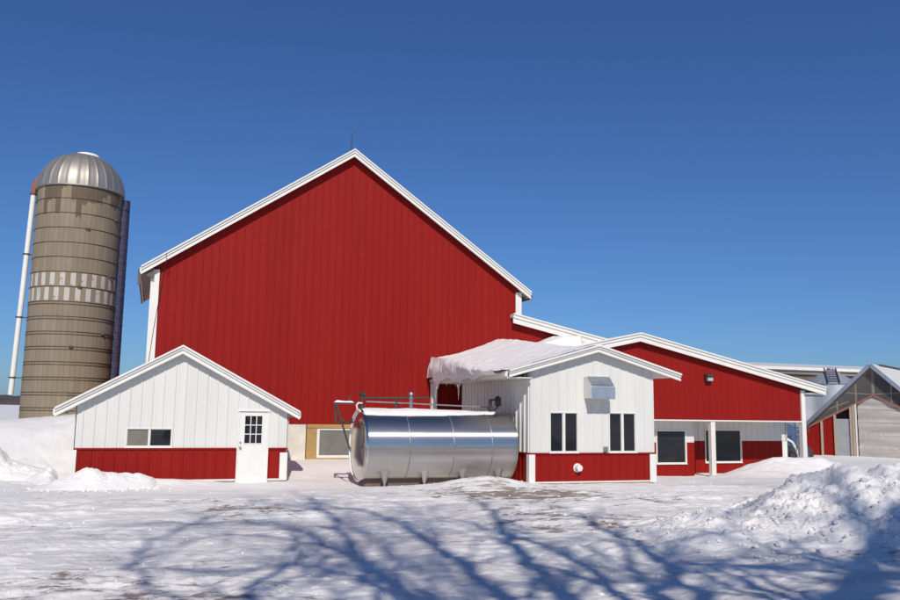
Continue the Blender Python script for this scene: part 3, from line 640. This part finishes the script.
Z = np.maximum(Z, milkz(np.maximum(X, 9.38))+th*rnd)
Z = np.where((Y > 27.12), np.maximum(Z, np.where(X > 11.6, wingz(X)+.05*rnd+.02*lowx, 0)), Z)+.01
sn = grid_mesh('roof_snow', X, Y, Z, 'snow', (12.2, 24.8, 3.6))
props(sn, 'thick wind-shaped snow drift lying on the roof of the small white building', 'snow')
# ragged overhang curtain of snow along the left eave
ns = 260; ys = np.linspace(21.9, 27.75, ns)
cur = (.06*S(22.0, 24.5, ys)+.03)*(.45+.8*np.clip(fbm(ys*.9, ys*0, 3, 311)+.5, 0, 1))+.03*cells(ys*2.2, ys*0, 313)
for c_, d_, w_ in ((27.3, .34, .16), (27.0, .15, .35), (25.05, .34, .2), (25.5, .2, .3), (23.7, .14, .3)): cur = cur+d_*np.exp(-((ys-c_)/w_)**2)*.75
prof = 16; Xc = np.zeros((prof, ns)); Zc = np.zeros((prof, ns)); Yc = np.tile(ys, (prof, 1))
topz = np.interp(9.4, X[0], Z[0]*0+0)  # placeholder for shape only
tz = np.array([3.23+max(.05, v)*1. for v in (np.interp(ys, Y[:, 0], Z[:, 10])-3.23)])
for i in range(prof):
    t = i/(prof-1)
    if t <= .5:                    # outer face, bulging
        q = t*2; Zc[i] = tz-(tz-(3.20-cur))*q; Xc[i] = 9.30-.22*np.sin(pi*min(1, .18+q*.75))*(.5+.5*(1-q))-.03
    else:
        q = (t-.5)*2; Zc[i] = (3.20-cur)+(cur+.02)*q; Xc[i] = 9.24+.06*q
lump = .10*fbm(Yc*1.2, Zc*2.4, 5, 321, .5)+.03*(cells(Yc*2.2, Zc*4.0, 322)-.3)
Xc[1:-1] -= lump[1:-1]
cu = grid_mesh('snow_overhang', Xc[:, ::-1], Yc[:, ::-1], Zc[:, ::-1], 'snow', (9.2, 25, 3.1))
props(cu, 'ragged overhanging snow and icicles hanging along the left eave of the small white building', 'snow')
ic = random.Random(4); ORD = 'first second third fourth fifth sixth seventh eighth ninth tenth'.split()
for y_ in (27.32, 27.24, 27.1, 26.2, 25.35, 25.18, 25.05, 24.95, 24.5, 23.8):
    L_ = ic.uniform(.12, .38) if y_ not in (27.32, 25.05) else .5
    zt = 3.20-float(np.interp(y_, ys, cur))+.08
    mb = MB().tube([(9.2, y_, zt), (9.2+ic.uniform(-.01, .01), y_, zt-L_*.5), (9.2, y_+ic.uniform(-.01, .01), zt-L_)], [.032, .018, .003], 8)
    props(mb.build('icicle', 'ice', None, smooth=True, loc=(9.2, y_, zt)), f'{ORD.pop(0)} icicle from the red barn along the snowy left eave', 'icicle', 'icicles on the left eave')
# small snow cap at the far end of the gutter
def snow_strip(name, label, pts, wd, ht, loc, n=60, seed=0):
    """rounded snow lying along a line"""
    P = [Vector(p) for p in pts]; rows = []; rnd_ = random.Random(seed)
    seg = np.linspace(0, len(P)-1, n); mbx = MB(); m_ = 9
    for i, t in enumerate(seg):
        a = P[min(int(t), len(P)-2)]; b = P[min(int(t), len(P)-2)+1]; p = a.lerp(b, t-min(int(t), len(P)-2))
        e = min(1, i/3, (n-1-i)/3)**.5; d = (b-a).normalized(); sx = d.cross(Vector((0, 0, 1))).normalized()
        w1 = wd*(.85+.3*vn(np.array(i*.35), np.array(seed+.5), 7)); h1 = ht*(.7+.6*float(vn(np.array(i*.23), np.array(seed+1.5), 8)))*max(e, .15)
        for j in range(m_): an = pi*j/(m_-1); mbx.v.append(tuple(p+sx*float(w1)/2*cos(an)+Vector((0, 0, sin(an)**.7*h1))))
    for i in range(n-1):
        for j in range(m_): mbx.f.append((i*m_+j, i*m_+(j+1) % m_, (i+1)*m_+(j+1) % m_, (i+1)*m_+j))
    mbx.f.append(tuple(range(m_))); mbx.f.append(tuple((n-1)*m_+j for j in range(m_))[::-1])
    return props(mbx.build(name, 'snow', None, smooth=True, loc=loc), label, 'snow')

# ---------------------------------------------------------------- stainless milk tank
TX0, TX1, TY, TZ, TR = 5.50, 9.93, 23.0, 1.08, .97
tank = thing('milk_tank', 'long horizontal stainless steel milk tank on short conical feet', 'tank', (7.7, TY, 0))
MB().lathe([(TR, TX0), (TR, TX1-.0)], (0, TY, TZ), 128, 'x').build('shell', 'steel', tank, smooth='all')
hp = [(TR*cos(a), -.075*sin(a)) for a in np.linspace(0, pi/2, 14)]
MB().lathe([(TR+.018, .05), (TR+.018, -.02), (TR-.03, -.02), (TR-.04, .0)]+[(r*.95, h-.0) for r, h in hp[1:]], (TX0, TY, TZ), 96, 'x').build('end_cap', 'cap', tank, smooth=True)
MB().lathe([(TR+.012, -.03), (TR+.012, .01), (TR*.995, .012)]+[(r*.995, -h) for r, h in hp[1:]], (TX1, TY, TZ), 96, 'x').build('end_cap', 'steel', tank, smooth=True)
for x in (6.72, 8.0, 9.15): MB().lathe([(TR, -.02), (TR+.009, -.012), (TR+.009, .012), (TR, .02)], (x, TY, TZ), 96, 'x').build('seam', 'greymetal', tank, smooth='all')
for x in (6.10, 7.24, 8.38, 9.46):
    MB().lathe([(0, .47), (.145, .46), (.145, .42), (.03, .05), (.04, .0), (.09, .0), (.09, -.03), (0, -.03)], (x, TY-.63, .02), 24).build('leg', 'steel', tank, smooth=True)
    MB().lathe([(0, .47), (.145, .46), (.145, .42), (.03, .05), (.04, .0), (.09, .0), (.09, -.03), (0, -.03)], (x, TY+.70, .02), 24).build('leg', 'steel', tank, smooth=True)
MB().box(5.6, 9.8, TY-.3, TY+.3, -.1, .17).build('skid', M['gutter'], tank)
py = TY-.1
mb = MB().tube([(5.55, py, 2.41), (7.42, py, 2.44)], .032, 10).tube([(7.40, py, 2.44), (7.46, py, 2.44)], .045, 10); mb.build('pipe', 'darkmetal', tank, smooth=True)
mb = MB().tube([(5.55, py, 1.98), (5.55, py, 2.50)], .04, 10).tube([(5.45, py, 2.52), (5.62, py, 2.50)], .06, 10).box(5.49, 5.61, py-.06, py+.06, 2.1, 2.2); mb.tube([(5.5, py-.05, 2.52), (5.42, py-.1, 2.56)], .03); mb.build('standpipe', 'darkmetal', tank, smooth=True)
mb = MB().tube([(5.54, py-.02, 2.26), (5.42, py-.05, 2.27), (5.37, py-.06, 2.2), (5.40, py-.05, 2.08)], .025, 8); mb.build('hose', 'frame', tank, smooth=True)
MB().tube([(6.53, py, 2.0), (6.53, py, 2.43)], .045, 10).build('standpipe', 'darkmetal', tank, smooth=True)
mb = MB().tube([(6.97, py, 2.0), (6.97, py, 2.55)], .055, 12).lathe([(.10, 0), (.10, .05)], (6.97, py, 2.06), 16, cap=True).lathe([(.09, 0), (.09, .04)], (6.97, py, 2.40), 16, cap=True).lathe([(.085, 0), (.07, .07), (0, .09)], (6.97, py, 2.52), 16)
mb.build('valve', 'greymetal', tank, smooth=True)
MB().tube([(5.65, py-.02, 2.31), (6.9, py-.02, 2.28), (7.5, py, 2.26), (9.15, py, 2.21)], .02, 8).build('pipe', 'greymetal', tank, smooth=True)
mb = MB().tube([(9.1, py, 2.21), (9.42, py, 2.2)], .022, 8).tube([(9.42, py, 2.02), (9.42, py, 2.44)], .045, 10).tube([(9.42, py, 2.42), (9.72, py, 2.44)], .03, 8).box(9.36, 9.50, py-.08, py+.08, 2.12, 2.22)
mb.lathe([(.1, -.03), (.1, .03)], (9.66, py, 2.44), 16, 'x', cap=True).box(9.60, 9.74, py-.07, py+.07, 2.24, 2.5).tube([(9.67, py, 2.24), (9.55, py, 2.12), (9.42, py, 2.12)], .022, 8); mb.build('valve', 'darkmetal', tank, smooth=True)
mb = MB().bar((4.76, py, 2.25), (5.5, py, 2.25), .05).bar((4.78, py, 2.25), (4.80, py, 1.72), .045).bar((4.78, py, 1.73), (5.42, py+.1, 1.73), .045).bar((4.80, py-.03, 2.22), (5.22, py-.03, 1.0), .045).bar((5.18, py, 2.25), (5.18, py, 2.42), .025).bar((5.13, py, 2.3), (5.2, py, 2.48), .02)
mb.box(4.98, 5.04, py-.05, py+.04, 1.74, 1.84).box(5.22, 5.28, py-.05, py+.04, 1.74, 1.84); mb.build('bracket', 'darkmetal', tank)
snow_strip('bracket_snow', 'thin line of snow on the dark steel bracket at the end of the milk tank', [(4.75, py, 2.273), (5.3, py, 2.273)], .08, .05, (5, py, 2.27), 24, 3)
# snow blanket on the tank
n_, m_ = 150, 26; xs = np.linspace(TX0+.03, 9.62, n_); X2 = np.tile(xs, (m_, 1)); tt = np.linspace(-1, 1, m_)[:, None]
half = (.50-.17*S(7.2, 9.6, xs)+.05*fbm(xs*1.6, xs*0, 4, 401))[None]*S(-.02, .25, (9.62-xs))[None]**.5
ang = tt*half; thk = (.095-.045*S(7, 9.6, X2)+.02*fbm(X2*2, tt*2+0*X2, 3, 402))*np.sqrt(np.clip(1-np.abs(tt)**3, 0, 1))
rr2 = TR-.01+thk*(np.abs(tt) < .999); Y2 = TY+rr2*np.sin(ang); Z2 = TZ+rr2*np.cos(ang)
ts = grid_mesh('tank_snow', X2, Y2, Z2, 'snow', (7.5, TY, TZ+TR), skirt=.03)
props(ts, 'long strip of snow lying on top of the steel milk tank', 'snow')
# frost lip on the near end
nf = 70; mb = MB(); pts = []; rs = []
for i in range(nf):
    a = radians(-58)+radians(160)*i/(nf-1)
    pts.append((TX0-.03, TY+(TR+.015)*cos(a), TZ+(TR+.015)*sin(a))); rs.append(.014+.022*random.random()*(1 if a < radians(210) else .8))
# crust hugs the rear rim, thinning out towards the ground
props(MB().tube(pts, rs, 7).build('rim_frost', 'snow', None, smooth=True, loc=(TX0, TY, TZ)), 'lumpy frost crust along the rim of the left tank end', 'frost')

# ---------------------------------------------------------------- silo
silo = thing('silo', 'tall concrete stave silo with a domed metal roof and a band of white staves', 'silo', (SILO.x, SILO.y, 1.0))
MB().lathe([(SR, .2), (SR, STOP)], (SILO.x, SILO.y, 0), 104).build('stave_wall', 'stave', silo, smooth='all')
dm = MB(); n = 28*6; k0 = 0
for i in range(25):
    ph = pi/2*i/24; z = STOP+2.07*sin(ph)
    for j in range(n):
        rb = .028 if j % 6 == 0 else 0
        r = (2.10+rb*cos(ph)**.3)*cos(ph) if i < 24 else .02
        dm.v.append((SILO.x+r*cos(2*pi*j/n), SILO.y+r*sin(2*pi*j/n), z+rb*sin(ph)*.6))
for i in range(24):
    for j in range(n): dm.f.append((i*n+j, i*n+(j+1) % n, (i+1)*n+(j+1) % n, (i+1)*n+j))
dm.lathe([(2.03, 0), (2.12, 0), (2.12, .06)], (SILO.x, SILO.y, STOP-.06), 80)
dm.build('dome', 'dome', silo, smooth=True)
for i in range(1, 17):
    z = STOP-ROW*i
    zz = [z] if i <= 7 else [z, z-.13]
    for z_ in zz:
        MB().lathe([(SR+.0, -.014), (SR+.022, -.012), (SR+.022, .012), (SR+.0, .014)], (SILO.x, SILO.y, z_), 96).build('hoop', 'darkmetal', silo, smooth='all')
    la = radians(-110+53*(i*2.3 % 3.1)); lx, ly = SILO.x+(SR+.03)*cos(la), SILO.y+(SR+.03)*sin(la)
    MB().box(lx-.09, lx+.09, ly-.05, ly+.05, z-.05, z+.05).build('hoop_lug', 'darkmetal', silo)
# chute with ladder cage on the right side
ca = radians(4); cx, cy = SILO.x+(SR+.12)*cos(ca), SILO.y+(SR+.12)*sin(ca); mb = MB()
ring = [(cx+.27*cos(t)-.0, cy+.34*sin(t)) for t in np.linspace(-pi*.62, pi*.62, 12)]
z0, z1 = .8, 12.3; kk = 0; zz = np.arange(z0, z1, .36)
for i, z in enumerate(zz):
    for dz, gr in ((0, 1.04), (.03, 1.04), (.05, 1.0), (.33, 1.0)):
        for (px_, py_) in ring: mb.v.append((cx+(px_-cx)*gr, cy+(py_-cy)*gr, z+dz))
R_ = len(mb.v)//12
for i in range(R_-1):
    for j in range(11): mb.f.append((i*12+j, i*12+j+1, (i+1)*12+j+1, (i+1)*12+j))
mb.build('chute', 'chute', silo)
MB().prism([(ring[j][0], ring[j][1]) for j in range(12)], z1-.1, z1+.5, 'z').build('chute_cap', 'chute', silo)
# blower pipe with rusty elbow on the left
MB().tube([(-6.59, 46, 2.55), (-6.30, 46, 12.7)], .125, 16).build('blower_pipe', 'trim', silo, smooth=True)
el = [(-6.30, 46, 12.7), (-6.28, 46, 13.05), (-6.20, 46, 13.4), (-6.02, 46, 13.66), (-5.78, 46, 13.8), (-5.4, 46, 13.85)]
MB().tube(el, .135, 16).build('elbow', 'rust', silo, smooth=True)
for z in (12.7, 9.6, 6.4, 3.4):
    xx = -6.62+.0286*(z-1.5)
    MB().bar((xx-.2, 46, z), (-5.9, 46, z-.02), .05).lathe([(.16, -.03), (.16, .03)], (xx, 46, z), 14, cap=True).build('pipe_bracket', 'darkmetal', silo)
sn_ = MB(); 
for i in range(7):
    for j in range(24):
        ph = radians(73)+radians(16)*i/6; t = 2*pi*j/24; q = .04+.03*random.random()
        sn_.v.append((SILO.x+.18+(2.12+q)*cos(ph)*cos(t)*1., SILO.y-.1+(2.12+q)*cos(ph)*sin(t), STOP+.0+2.12*sin(ph)+(.0 if i else -.12)))
for i in range(6):
    for j in range(24): sn_.f.append((i*24+j, i*24+(j+1) % 24, (i+1)*24+(j+1) % 24, (i+1)*24+j))
sn_.f.append(tuple(6*24+j for j in range(24)))
props(sn_.build('dome_highlight', 'snow', None, smooth=True, loc=(SILO.x, SILO.y, 15)), 'small white patch standing in for the highlight on the crown of the silo dome', 'snow')  # bright highlight of the crown, modelled as a white patch

# ---------------------------------------------------------------- plastic-gabled shed at the right edge
gh = thing('machine_shed', 'low shed with a clear plastic gable and a pale curtain door at the right edge', 'shed', (37.4, 35.5, -.1))
P = Vector((37.45, 35.6)); W = Vector((.503, -.864)); Nn = Vector((-.864, -.503)); Rd = -Nn   # W along gable, N outward (towards camera left)
def gp(s, d, z): q = P+W*s+Nn*d; return (q.x, q.y, z)
HW = 3.75; zE, zP = 1.42, 4.98
gz = lambda s: zP-(zP-zE)*abs(s)/HW
def gbar(mb, s0, z0, s1, z1, wd=.1, d=.03, dp=.08):
    a, b = Vector(gp(s0, d, z0)), Vector(gp(s1, d, z1)); return mb.bar(a, b, dp, wd, up=(0, 0, 1)) if abs(s1-s0) > abs(z1-z0)*.2 else mb.bar(a, b, wd, dp, up=(Nn.x, Nn.y, 0))
# roof slopes
for sgn in (-1, 1):
    mb = MB(); n2 = 26; Lr = 12.
    a0, a1 = (0, zP), (sgn*(HW+.25), gz(HW+.25))
    vs = []
    for d, (s_, z_) in ((.35, a0), (.35, a1), (-Lr, a1), (-Lr, a0)): vs.append(gp(s_, d, z_))
    vs += [(x, y, z-.07) for x, y, z in vs]
    mb.add(vs, [(0,1,2,3), (7,6,5,4), (0,4,5,1), (1,5,6,2), (2,6,7,3), (3,7,4,0)]); mb.build('roof', 'trim', gh)
    mb = MB(); mb.bar(gp(0, .38, zP-.06), gp(sgn*(HW+.25), .38, gz(HW+.25)-.06), .05, .20); mb.build('rake_trim', 'hood', gh)
MB().bar(gp(0, -1.5, zP+.03), gp(0, -12, zP+.03), .25, .05).build('ridge_cap', 'gutter', gh)
# clear ribbed gable
tie = lambda s: 3.22-abs(s)*.52          # bottom edge of the plastic: sloping tie boards
mb = siding(MB(), (P.x, P.y), (W.x, W.y), (Nn.x, Nn.y), -HW, HW, lambda s: max(tie(s), .0) if abs(s) < 3.4 else 1.2, lambda s: gz(s)-.03, brk=(0, -3.4, 3.4), pitch=.22, rib=.02)
mb.build('plastic_gable', 'poly', gh)
mb = MB(); gbar(mb, 0, zP-.1, 0, 3.25, .13, -.08); gbar(mb, -HW+.2, 1.5, 0, zP-.14, .10, -.08); gbar(mb, HW-.2, 1.5, 0, zP-.14, .10, -.08)
for s in (-.9, -1.9, .9, 1.9): gbar(mb, s, tie(s), s, gz(s)-.1, .07, -.08)
gbar(mb, -1.5, 3.4, 0, 3.3, .06, -.1); gbar(mb, -2.7, 2.35, -1.3, 2.9, .06, -.1); gbar(mb, 0, 3.3, 1.6, 3.4, .06, -.1)
mb.build('truss', 'oldwood', gh)
mb = MB(); gbar(mb, -HW+.05, tie(-HW)+.08, 0, tie(0)+.02, .12, .05, .05); gbar(mb, 0, tie(0)+.02, HW-.05, tie(HW)+.08, .12, .05, .05); mb.build('tie_board', 'redwood', gh)
sD0, sD1 = -2.0, -1.24
mb = siding(MB(), (P.x, P.y), (W.x, W.y), (Nn.x, Nn.y), -HW, sD0, -.4, lambda s: tie(s), pitch=.22, rib=.015); mb.build('lower_siding', 'red', gh)
mb = MB(); 
for s in (sD0-.03, sD1+.06, -2.75): gbar(mb, s, -.4, s, tie(s), .11, .06, .1)
gbar(mb, -1.0, -.4, -1.0, tie(-1.0), .2, .06, .1)
mb.build('post', 'oldwood', gh)
mb = MB(); gbar(mb, -.9, -.4, -.9, tie(-.9), .08, .12, .03); mb.build('post', 'trim', gh)
mb = MB(); a, b = gp(sD0+.03, .02, -.2), gp(sD1, .02, -.2); mb.add([a, b, (b[0], b[1], 1.93), (a[0], a[1], 1.93), *[(x+.05, y+.03, z) for x, y, z in (a, b, (b[0], b[1], 1.93), (a[0], a[1], 1.93))]], [(0,1,2,3), (7,6,5,4), (0,4,5,1), (1,5,6,2), (2,6,7,3), (3,7,4,0)])
mb.build('door', 'greydoor', gh)
# curtain door, sagging folds
n1, n2 = 70, 60; s_ = np.linspace(-.84, 3.3, n1)[None].repeat(n2, 0); z_ = np.linspace(-.3, 1, n2)[:, None]; top = 3.2-np.abs(s_)*.52
zz_ = -.35+(top+.35)*((z_+.3)/1.3); dd = .03*np.sin(zz_*9+.6*np.sin(s_*1.3))+.04*fbm(s_*.7, zz_*1.4, 3, 501)+.05*(np.abs((zz_*1.4) % 1-.5) < .06)
XX = P.x+W.x*s_+Nn.x*(dd-.02); YY = P.y+W.y*s_+Nn.y*(dd-.02)
cu = grid_mesh('curtain', XX, YY, zz_, 'tarp', (0, 0, 0)); cu.data.transform(Matrix.Translation(-Vector(gh.location))); cu.parent = gh; cu.location = (0, 0, 0)
# back and side walls
mb = MB()
for s in (-HW, HW): mb.bar(gp(s, -.2, .5), gp(s, -12, .5), .06, 2.)
a, b = gp(-HW, -12, -.4), gp(HW, -12, -.4); c = gp(HW, -12, 1.4); e = gp(0, -12, zP-.08); f = gp(-HW, -12, 1.4); mb.add([a, b, c, e, f], [(0, 1, 2, 3, 4)])
mb.build('side_wall', 'tan', gh)

# ---------------------------------------------------------------- grain bins and long barn behind
def grain_bin(cx, cy, r, zt, zp, label, lad=True, rings=7):
    o = thing('grain_bin', label, 'grain bin', (cx, cy, -.3), 'galvanised grain bins behind the low red building')
    pr = []; z = -.3; n_ = int((zt+.3)/.09)
    for i in range(n_+1): pr.append((r+.012*(i % 2), -.3+(zt+.3)*i/n_))
    MB().lathe(pr, (cx, cy, 0), 64).build('body', 'bin', o, smooth='all')
    mb = MB(); n = 24*4; 
    for i in range(9):
        t = i/8; rr_ = (r+.1)*(1-t)+.22*t
        for j in range(n): mb.v.append((cx+rr_*cos(2*pi*j/n), cy+rr_*sin(2*pi*j/n), zt+(zp-zt)*t+(.035 if j % 4 == 0 else 0)))
    for i in range(8):
        for j in range(n): mb.f.append((i*n+j, i*n+(j+1) % n, (i+1)*n+(j+1) % n, (i+1)*n+j))
    mb.lathe([(.26, -.05), (.26, .12), (0, .2)], (cx, cy, zp), 20); mb.build('roof', 'bin', o, smooth=True)
    return o
b1 = grain_bin(52.4, 54, 2.05, 4.62, 5.85, 'conical roofed grey grain bin with a dark roof ladder')
mb = MB(); dirv = Vector((-.62, -.78)); 
for t in range(6):
    q = .12+t*.16; x, y, z = 52.4+dirv.x*2.1*q, 54+dirv.y*2.1*q, 5.92-1.2*q
    mb.bar((x-.32, y+.25, z+.06), (x+.32, y-.25, z+.06), .09, .05)
for sx in (-1, 1):
    mb.bar((52.4+dirv.x*.1+sx*.34, 54-sx*.27, 5.98), (52.4+dirv.x*2.2+sx*.34, 54+dirv.y*2.2-sx*.27, 4.72), .08, .10)
mb.build('roof_ladder', 'chute', b1)
b2 = grain_bin(42.7, 46.6, 1.25, 3.45, 3.75, 'shorter pale grey grain bin just right of the eave of the red wing')
lb = thing('long_barn', 'long low barn with a white roof edge behind the grain bins', 'barn', (55, 62, 0))
mb = MB(); mb.prism([(61.0, 6.2), (61.0, 6.46), (67, 7.2), (74, 6.4), (74, 6.2)], 36, 92, 'x'); mb.build('roof', 'trim', lb)
MB().box(36.2, 92, 61.3, 61.5, 5.86, 6.02).build('frieze_board', 'trim', lb)
MB().box(36.2, 92, 61.5, 73.6, -.3, 6.19).build('wall', 'tan', lb)
MB().box(36, 92, 60.96, 61.0, 6.06, 6.2).build('eave_fascia_and_shade', 'gutter', lb)  # dark strip standing in for the soffit shade below the white roof edge

# farm implement and ladder in the gap beyond the porch
im = thing('farm_implement', 'blue farm implement with a bent pale hose seen past the porch post', 'farm machine', (31.6, 34.6, 0))
mb = MB().prism([(30.6, -.3), (32.2, -.3), (32.35, .9), (31.9, 1.5), (31.0, 1.7), (30.5, 1.1)], 35.2, 36.4); mb.build('body', 'blue', im, bev=.05)
for x in (30.9, 32.0):
    MB().lathe([(.30, -.13), (.42, -.11), (.45, 0), (.42, .11), (.30, .13)], (x, 34.9, .1), 28, 'y', cap=True).build('wheel', 'darkmetal', im, smooth=True)
mb = MB().tube([(30.3, 34.3, .9), (30.55, 34.2, .75), (30.8, 34.2, .35), (30.95, 34.2, -.1)], .06, 8); mb.build('hose', 'frame', im, smooth=True)
MB().bar((30.1, 34.0, -.1), (31.2, 34.0, -.25), .12, .08).build('drawbar', 'snow', im)
MB().box(30.15, 30.32, 34.4, 34.5, 1.25, 1.5).build('warning_plate', 'yellow', im); MB().box(30.12, 30.22, 34.38, 34.39, 1.5, 1.62).build('reflector', 'redlens', im)
ld = thing('ladder', 'pale metal ladder standing upright beside the blue farm implement', 'ladder', (30.8, 33.9, -.2))
MB().bar((30.72, 33.9, -.2), (30.70, 34.2, 2.1), .05).build('rail', 'greymetal', ld); MB().bar((31.08, 33.7, -.2), (31.06, 34.0, 2.1), .05).build('rail', 'greymetal', ld)
for k in range(8): z = .05+k*.27; MB().bar((30.72, 33.93+.13*z, z), (31.08, 33.73+.13*z, z), .035).build('rung', 'greymetal', ld)

# ---------------------------------------------------------------- bare trees beside and behind the photographer; their shadows cross the drive
sdir = Vector((sin(SUN_AZ), cos(SUN_AZ))); sprp = Vector((cos(SUN_AZ), -sin(SUN_AZ))); TE = tan(SUN_EL)
def unshadow(gx, gy, s0, t):
    """point of a limb whose shadow falls at (gx, gy): in the upright plane at s0, moved t metres along the sunbeam"""
    s = gx*sdir.x+gy*sdir.y-s0; return Vector((gx, gy, 0))-LD*(s/cos(SUN_EL))+LD*t
def make_tree(label, base_lat, s0, trunk_h, limbs, trunk_r, seed, dens=.42):
    rd = random.Random(seed); b2 = sdir*s0+sprp*base_lat; base = Vector((b2.x, b2.y, -.1)); o = thing('bare_tree', label, 'tree', base, 'bare trees beside the drive')
    tr = MB(); cr = MB(); top = Vector((base.x+.15, base.y+.1, trunk_h))
    tr.tube([base, base+Vector((.03, .02, .35)), base+Vector((.05, .05, trunk_h*.5)), top], [trunk_r*1.5, trunk_r*1.1, trunk_r, trunk_r*.85], 12); tr.build('trunk', 'bark', o, smooth=True)
    def twig(p, d, L, r, lev):
        n = max(3, int(L/.35)); pts = [p]; q = p.copy(); dd = d.copy()
        for i in range(n):
            dd = (dd+Vector((rd.gauss(0, .16), rd.gauss(0, .16), rd.gauss(.03, .14)))).normalized(); q = q+dd*L/n; pts.append(q.copy())
        cr.tube(pts, [r*(1-.8*i/n) for i in range(n+1)], 5, cap=False)
        if lev > 0:
            for k in range(int(2+L*1.1)):
                i = rd.randint(1, n-1); e = (dd+Vector((rd.gauss(0, .65), rd.gauss(0, .65), rd.gauss(.05, .55)))).normalized()
                twig(pts[i], e, L*rd.uniform(.3, .6), r*(1-.8*i/n)*.6, lev-1)
    for gpts, r0_, r1_, depth in limbs:
        pts = [top-Vector((0, 0, trunk_h*.12*rd.random()))]; n = len(gpts)
        P3 = [unshadow(x, y, s0, depth*(i+1)/n) for i, (x, y) in enumerate(gpts)]
        # smooth subdivision
        allp = pts+P3; fine = []
        for i in range(len(allp)-1):
            p0, p1, p2, p3 = allp[max(i-1, 0)], allp[i], allp[i+1], allp[min(i+2, len(allp)-1)]
            for t in np.linspace(0, 1, 7)[:-1]:
                t = float(t); fine.append(.5*((2*p1)+(p2-p0)*t+(2*p0-5*p1+4*p2-p3)*t*t+(3*p1-p0-3*p2+p3)*t**3)+Vector((rd.gauss(0, .05), rd.gauss(0, .05), rd.gauss(0, .05))))
        fine.append(allp[-1]); m = len(fine); rs = [(r0_+(r1_-r0_)*i/(m-1))*1.25 for i in range(m)]
        cr.tube(fine, rs, 8, cap=False)
        for i in range(4, m-1):
            d = (fine[i+1]-fine[i]).normalized()
            for _ in range(int(dens)+(rd.random() < dens % 1)): twig(fine[i], (d+Vector((rd.gauss(0, .6), rd.gauss(0, .6), rd.gauss(.1, .5)))).normalized(), rd.uniform(1.4, 3.6), rs[i]*.34+.010, 2)
        twig(fine[-1], (fine[-1]-fine[-3]).normalized(), 2.0, r1_, 2)
    cr.build('crown', 'bark', o)
make_tree('bare tree standing behind the camera, second from the right', 4.6, -4.5, 6.5,
    [([(5.15, 6.81), (6.13, 8.46), (6.71, 9.94), (7.34, 11.64), (8.0, 14.04), (8.41, 15.78)], 0.13, 0.04, 1.5), ([(4.67, 6.61), (5.44, 8.34), (6.39, 10.18), (7.06, 11.71)], 0.1, 0.04, -2), ([(4.96, 6.86), (6.84, 10.05), (7.57, 10.09), (8.29, 9.81), (8.88, 9.06)], 0.085, 0.045, 2.5)], 0.34, 21)
make_tree('thick trunked bare tree nearest the right side of the drive', 6.6, -4.5, 5.5,
    [([(6.4, 6.43), (7.7, 7.8), (9.31, 9.09), (11.21, 10.64), (14.57, 13.69), (20.39, 18.75), (28.27, 25.65)], 0.22, 0.11, 0), ([(6.25, 6.48), (8.89, 8.78), (9.07, 10.09), (9.24, 11.15)], 0.1, 0.04, -2)], 0.42, 22)
make_tree('bare tree directly behind the camera position', 2.3, -4.5, 6.0,
    [([(4.05, 7.13), (4.48, 8.61), (4.95, 10.42), (5.64, 12.9), (6.5, 15.57), (7.3, 18.33)], 0.16, 0.05, 1), ([(3.6, 7.26), (3.85, 8.79), (4.08, 10.58), (4.15, 11.74), (4.41, 14.26), (4.32, 16.72), (3.8, 17.89)], 0.13, 0.04, -2), ([(4.83, 7.68), (5.7, 10.14), (5.78, 11.31), (5.92, 12.83), (5.77, 13.55)], 0.09, 0.035, 3)], 0.33, 23)
make_tree('slender bare tree farthest left behind the camera', -0.6, -4.5, 6.0,
    [([(2.71, 7.53), (2.82, 9.09), (2.83, 10.99), (3.05, 13.45), (3.35, 16.01), (3.56, 19.56)], 0.11, 0.04, 1.5), ([(2.45, 7.61), (2.64, 9.78), (2.12, 11.48), (1.48, 11.36), (0.7, 11.3)], 0.07, 0.025, -2), ([(1.4, 7.92), (1.15, 9.56), (1.46, 10.89), (2.04, 11.96), (2.37, 14.17)], 0.08, 0.03, 2), ([(1.05, 8.02), (0.31, 9.9), (-0.16, 12.55), (0.72, 15.8), (2.13, 18.83)], 0.05, 0.025, 0), ([(2.39, 8.83), (2.64, 12.67), (1.5, 14.5), (0.53, 13.69)], 0.05, 0.02, 3)], 0.3, 24)
make_tree('tall bare tree well behind the camera on the right', 9.0, -15, 9,
    [([(6.57, 5.2), (9.8, 9.33), (11.97, 12.75), (11.64, 14.01), (8.55, 11.74)], 0.09, 0.035, 1), ([(8.09, 6.26), (14.83, 13.31), (18.22, 18.25), (16.12, 18.01)], 0.09, 0.035, -2), ([(6.32, 5.27), (8.13, 8.2), (8.1, 9.77), (6.97, 9.8)], 0.09, 0.03, 3), ([(7.12, 5.71), (10.5, 9.63), (11.6, 11.66), (9.62, 10.9)], 0.07, 0.03, 3)], 0.35, 31, .65)
make_tree('tall bare tree well behind the camera on the left', 0.6, -15, 9,
    [([(2.71, 7.53), (2.73, 13.13), (2.01, 16.03), (0.76, 15.92)], 0.09, 0.03, 1), ([(2.8, 7.5), (3.42, 11.6), (3.46, 16.76), (2.17, 19.22)], 0.09, 0.03, -2), ([(2.98, 7.45), (3.96, 11.45), (4.98, 15.62), (5.31, 18.14)], 0.08, 0.03, -2)], 0.33, 32, 0.9)
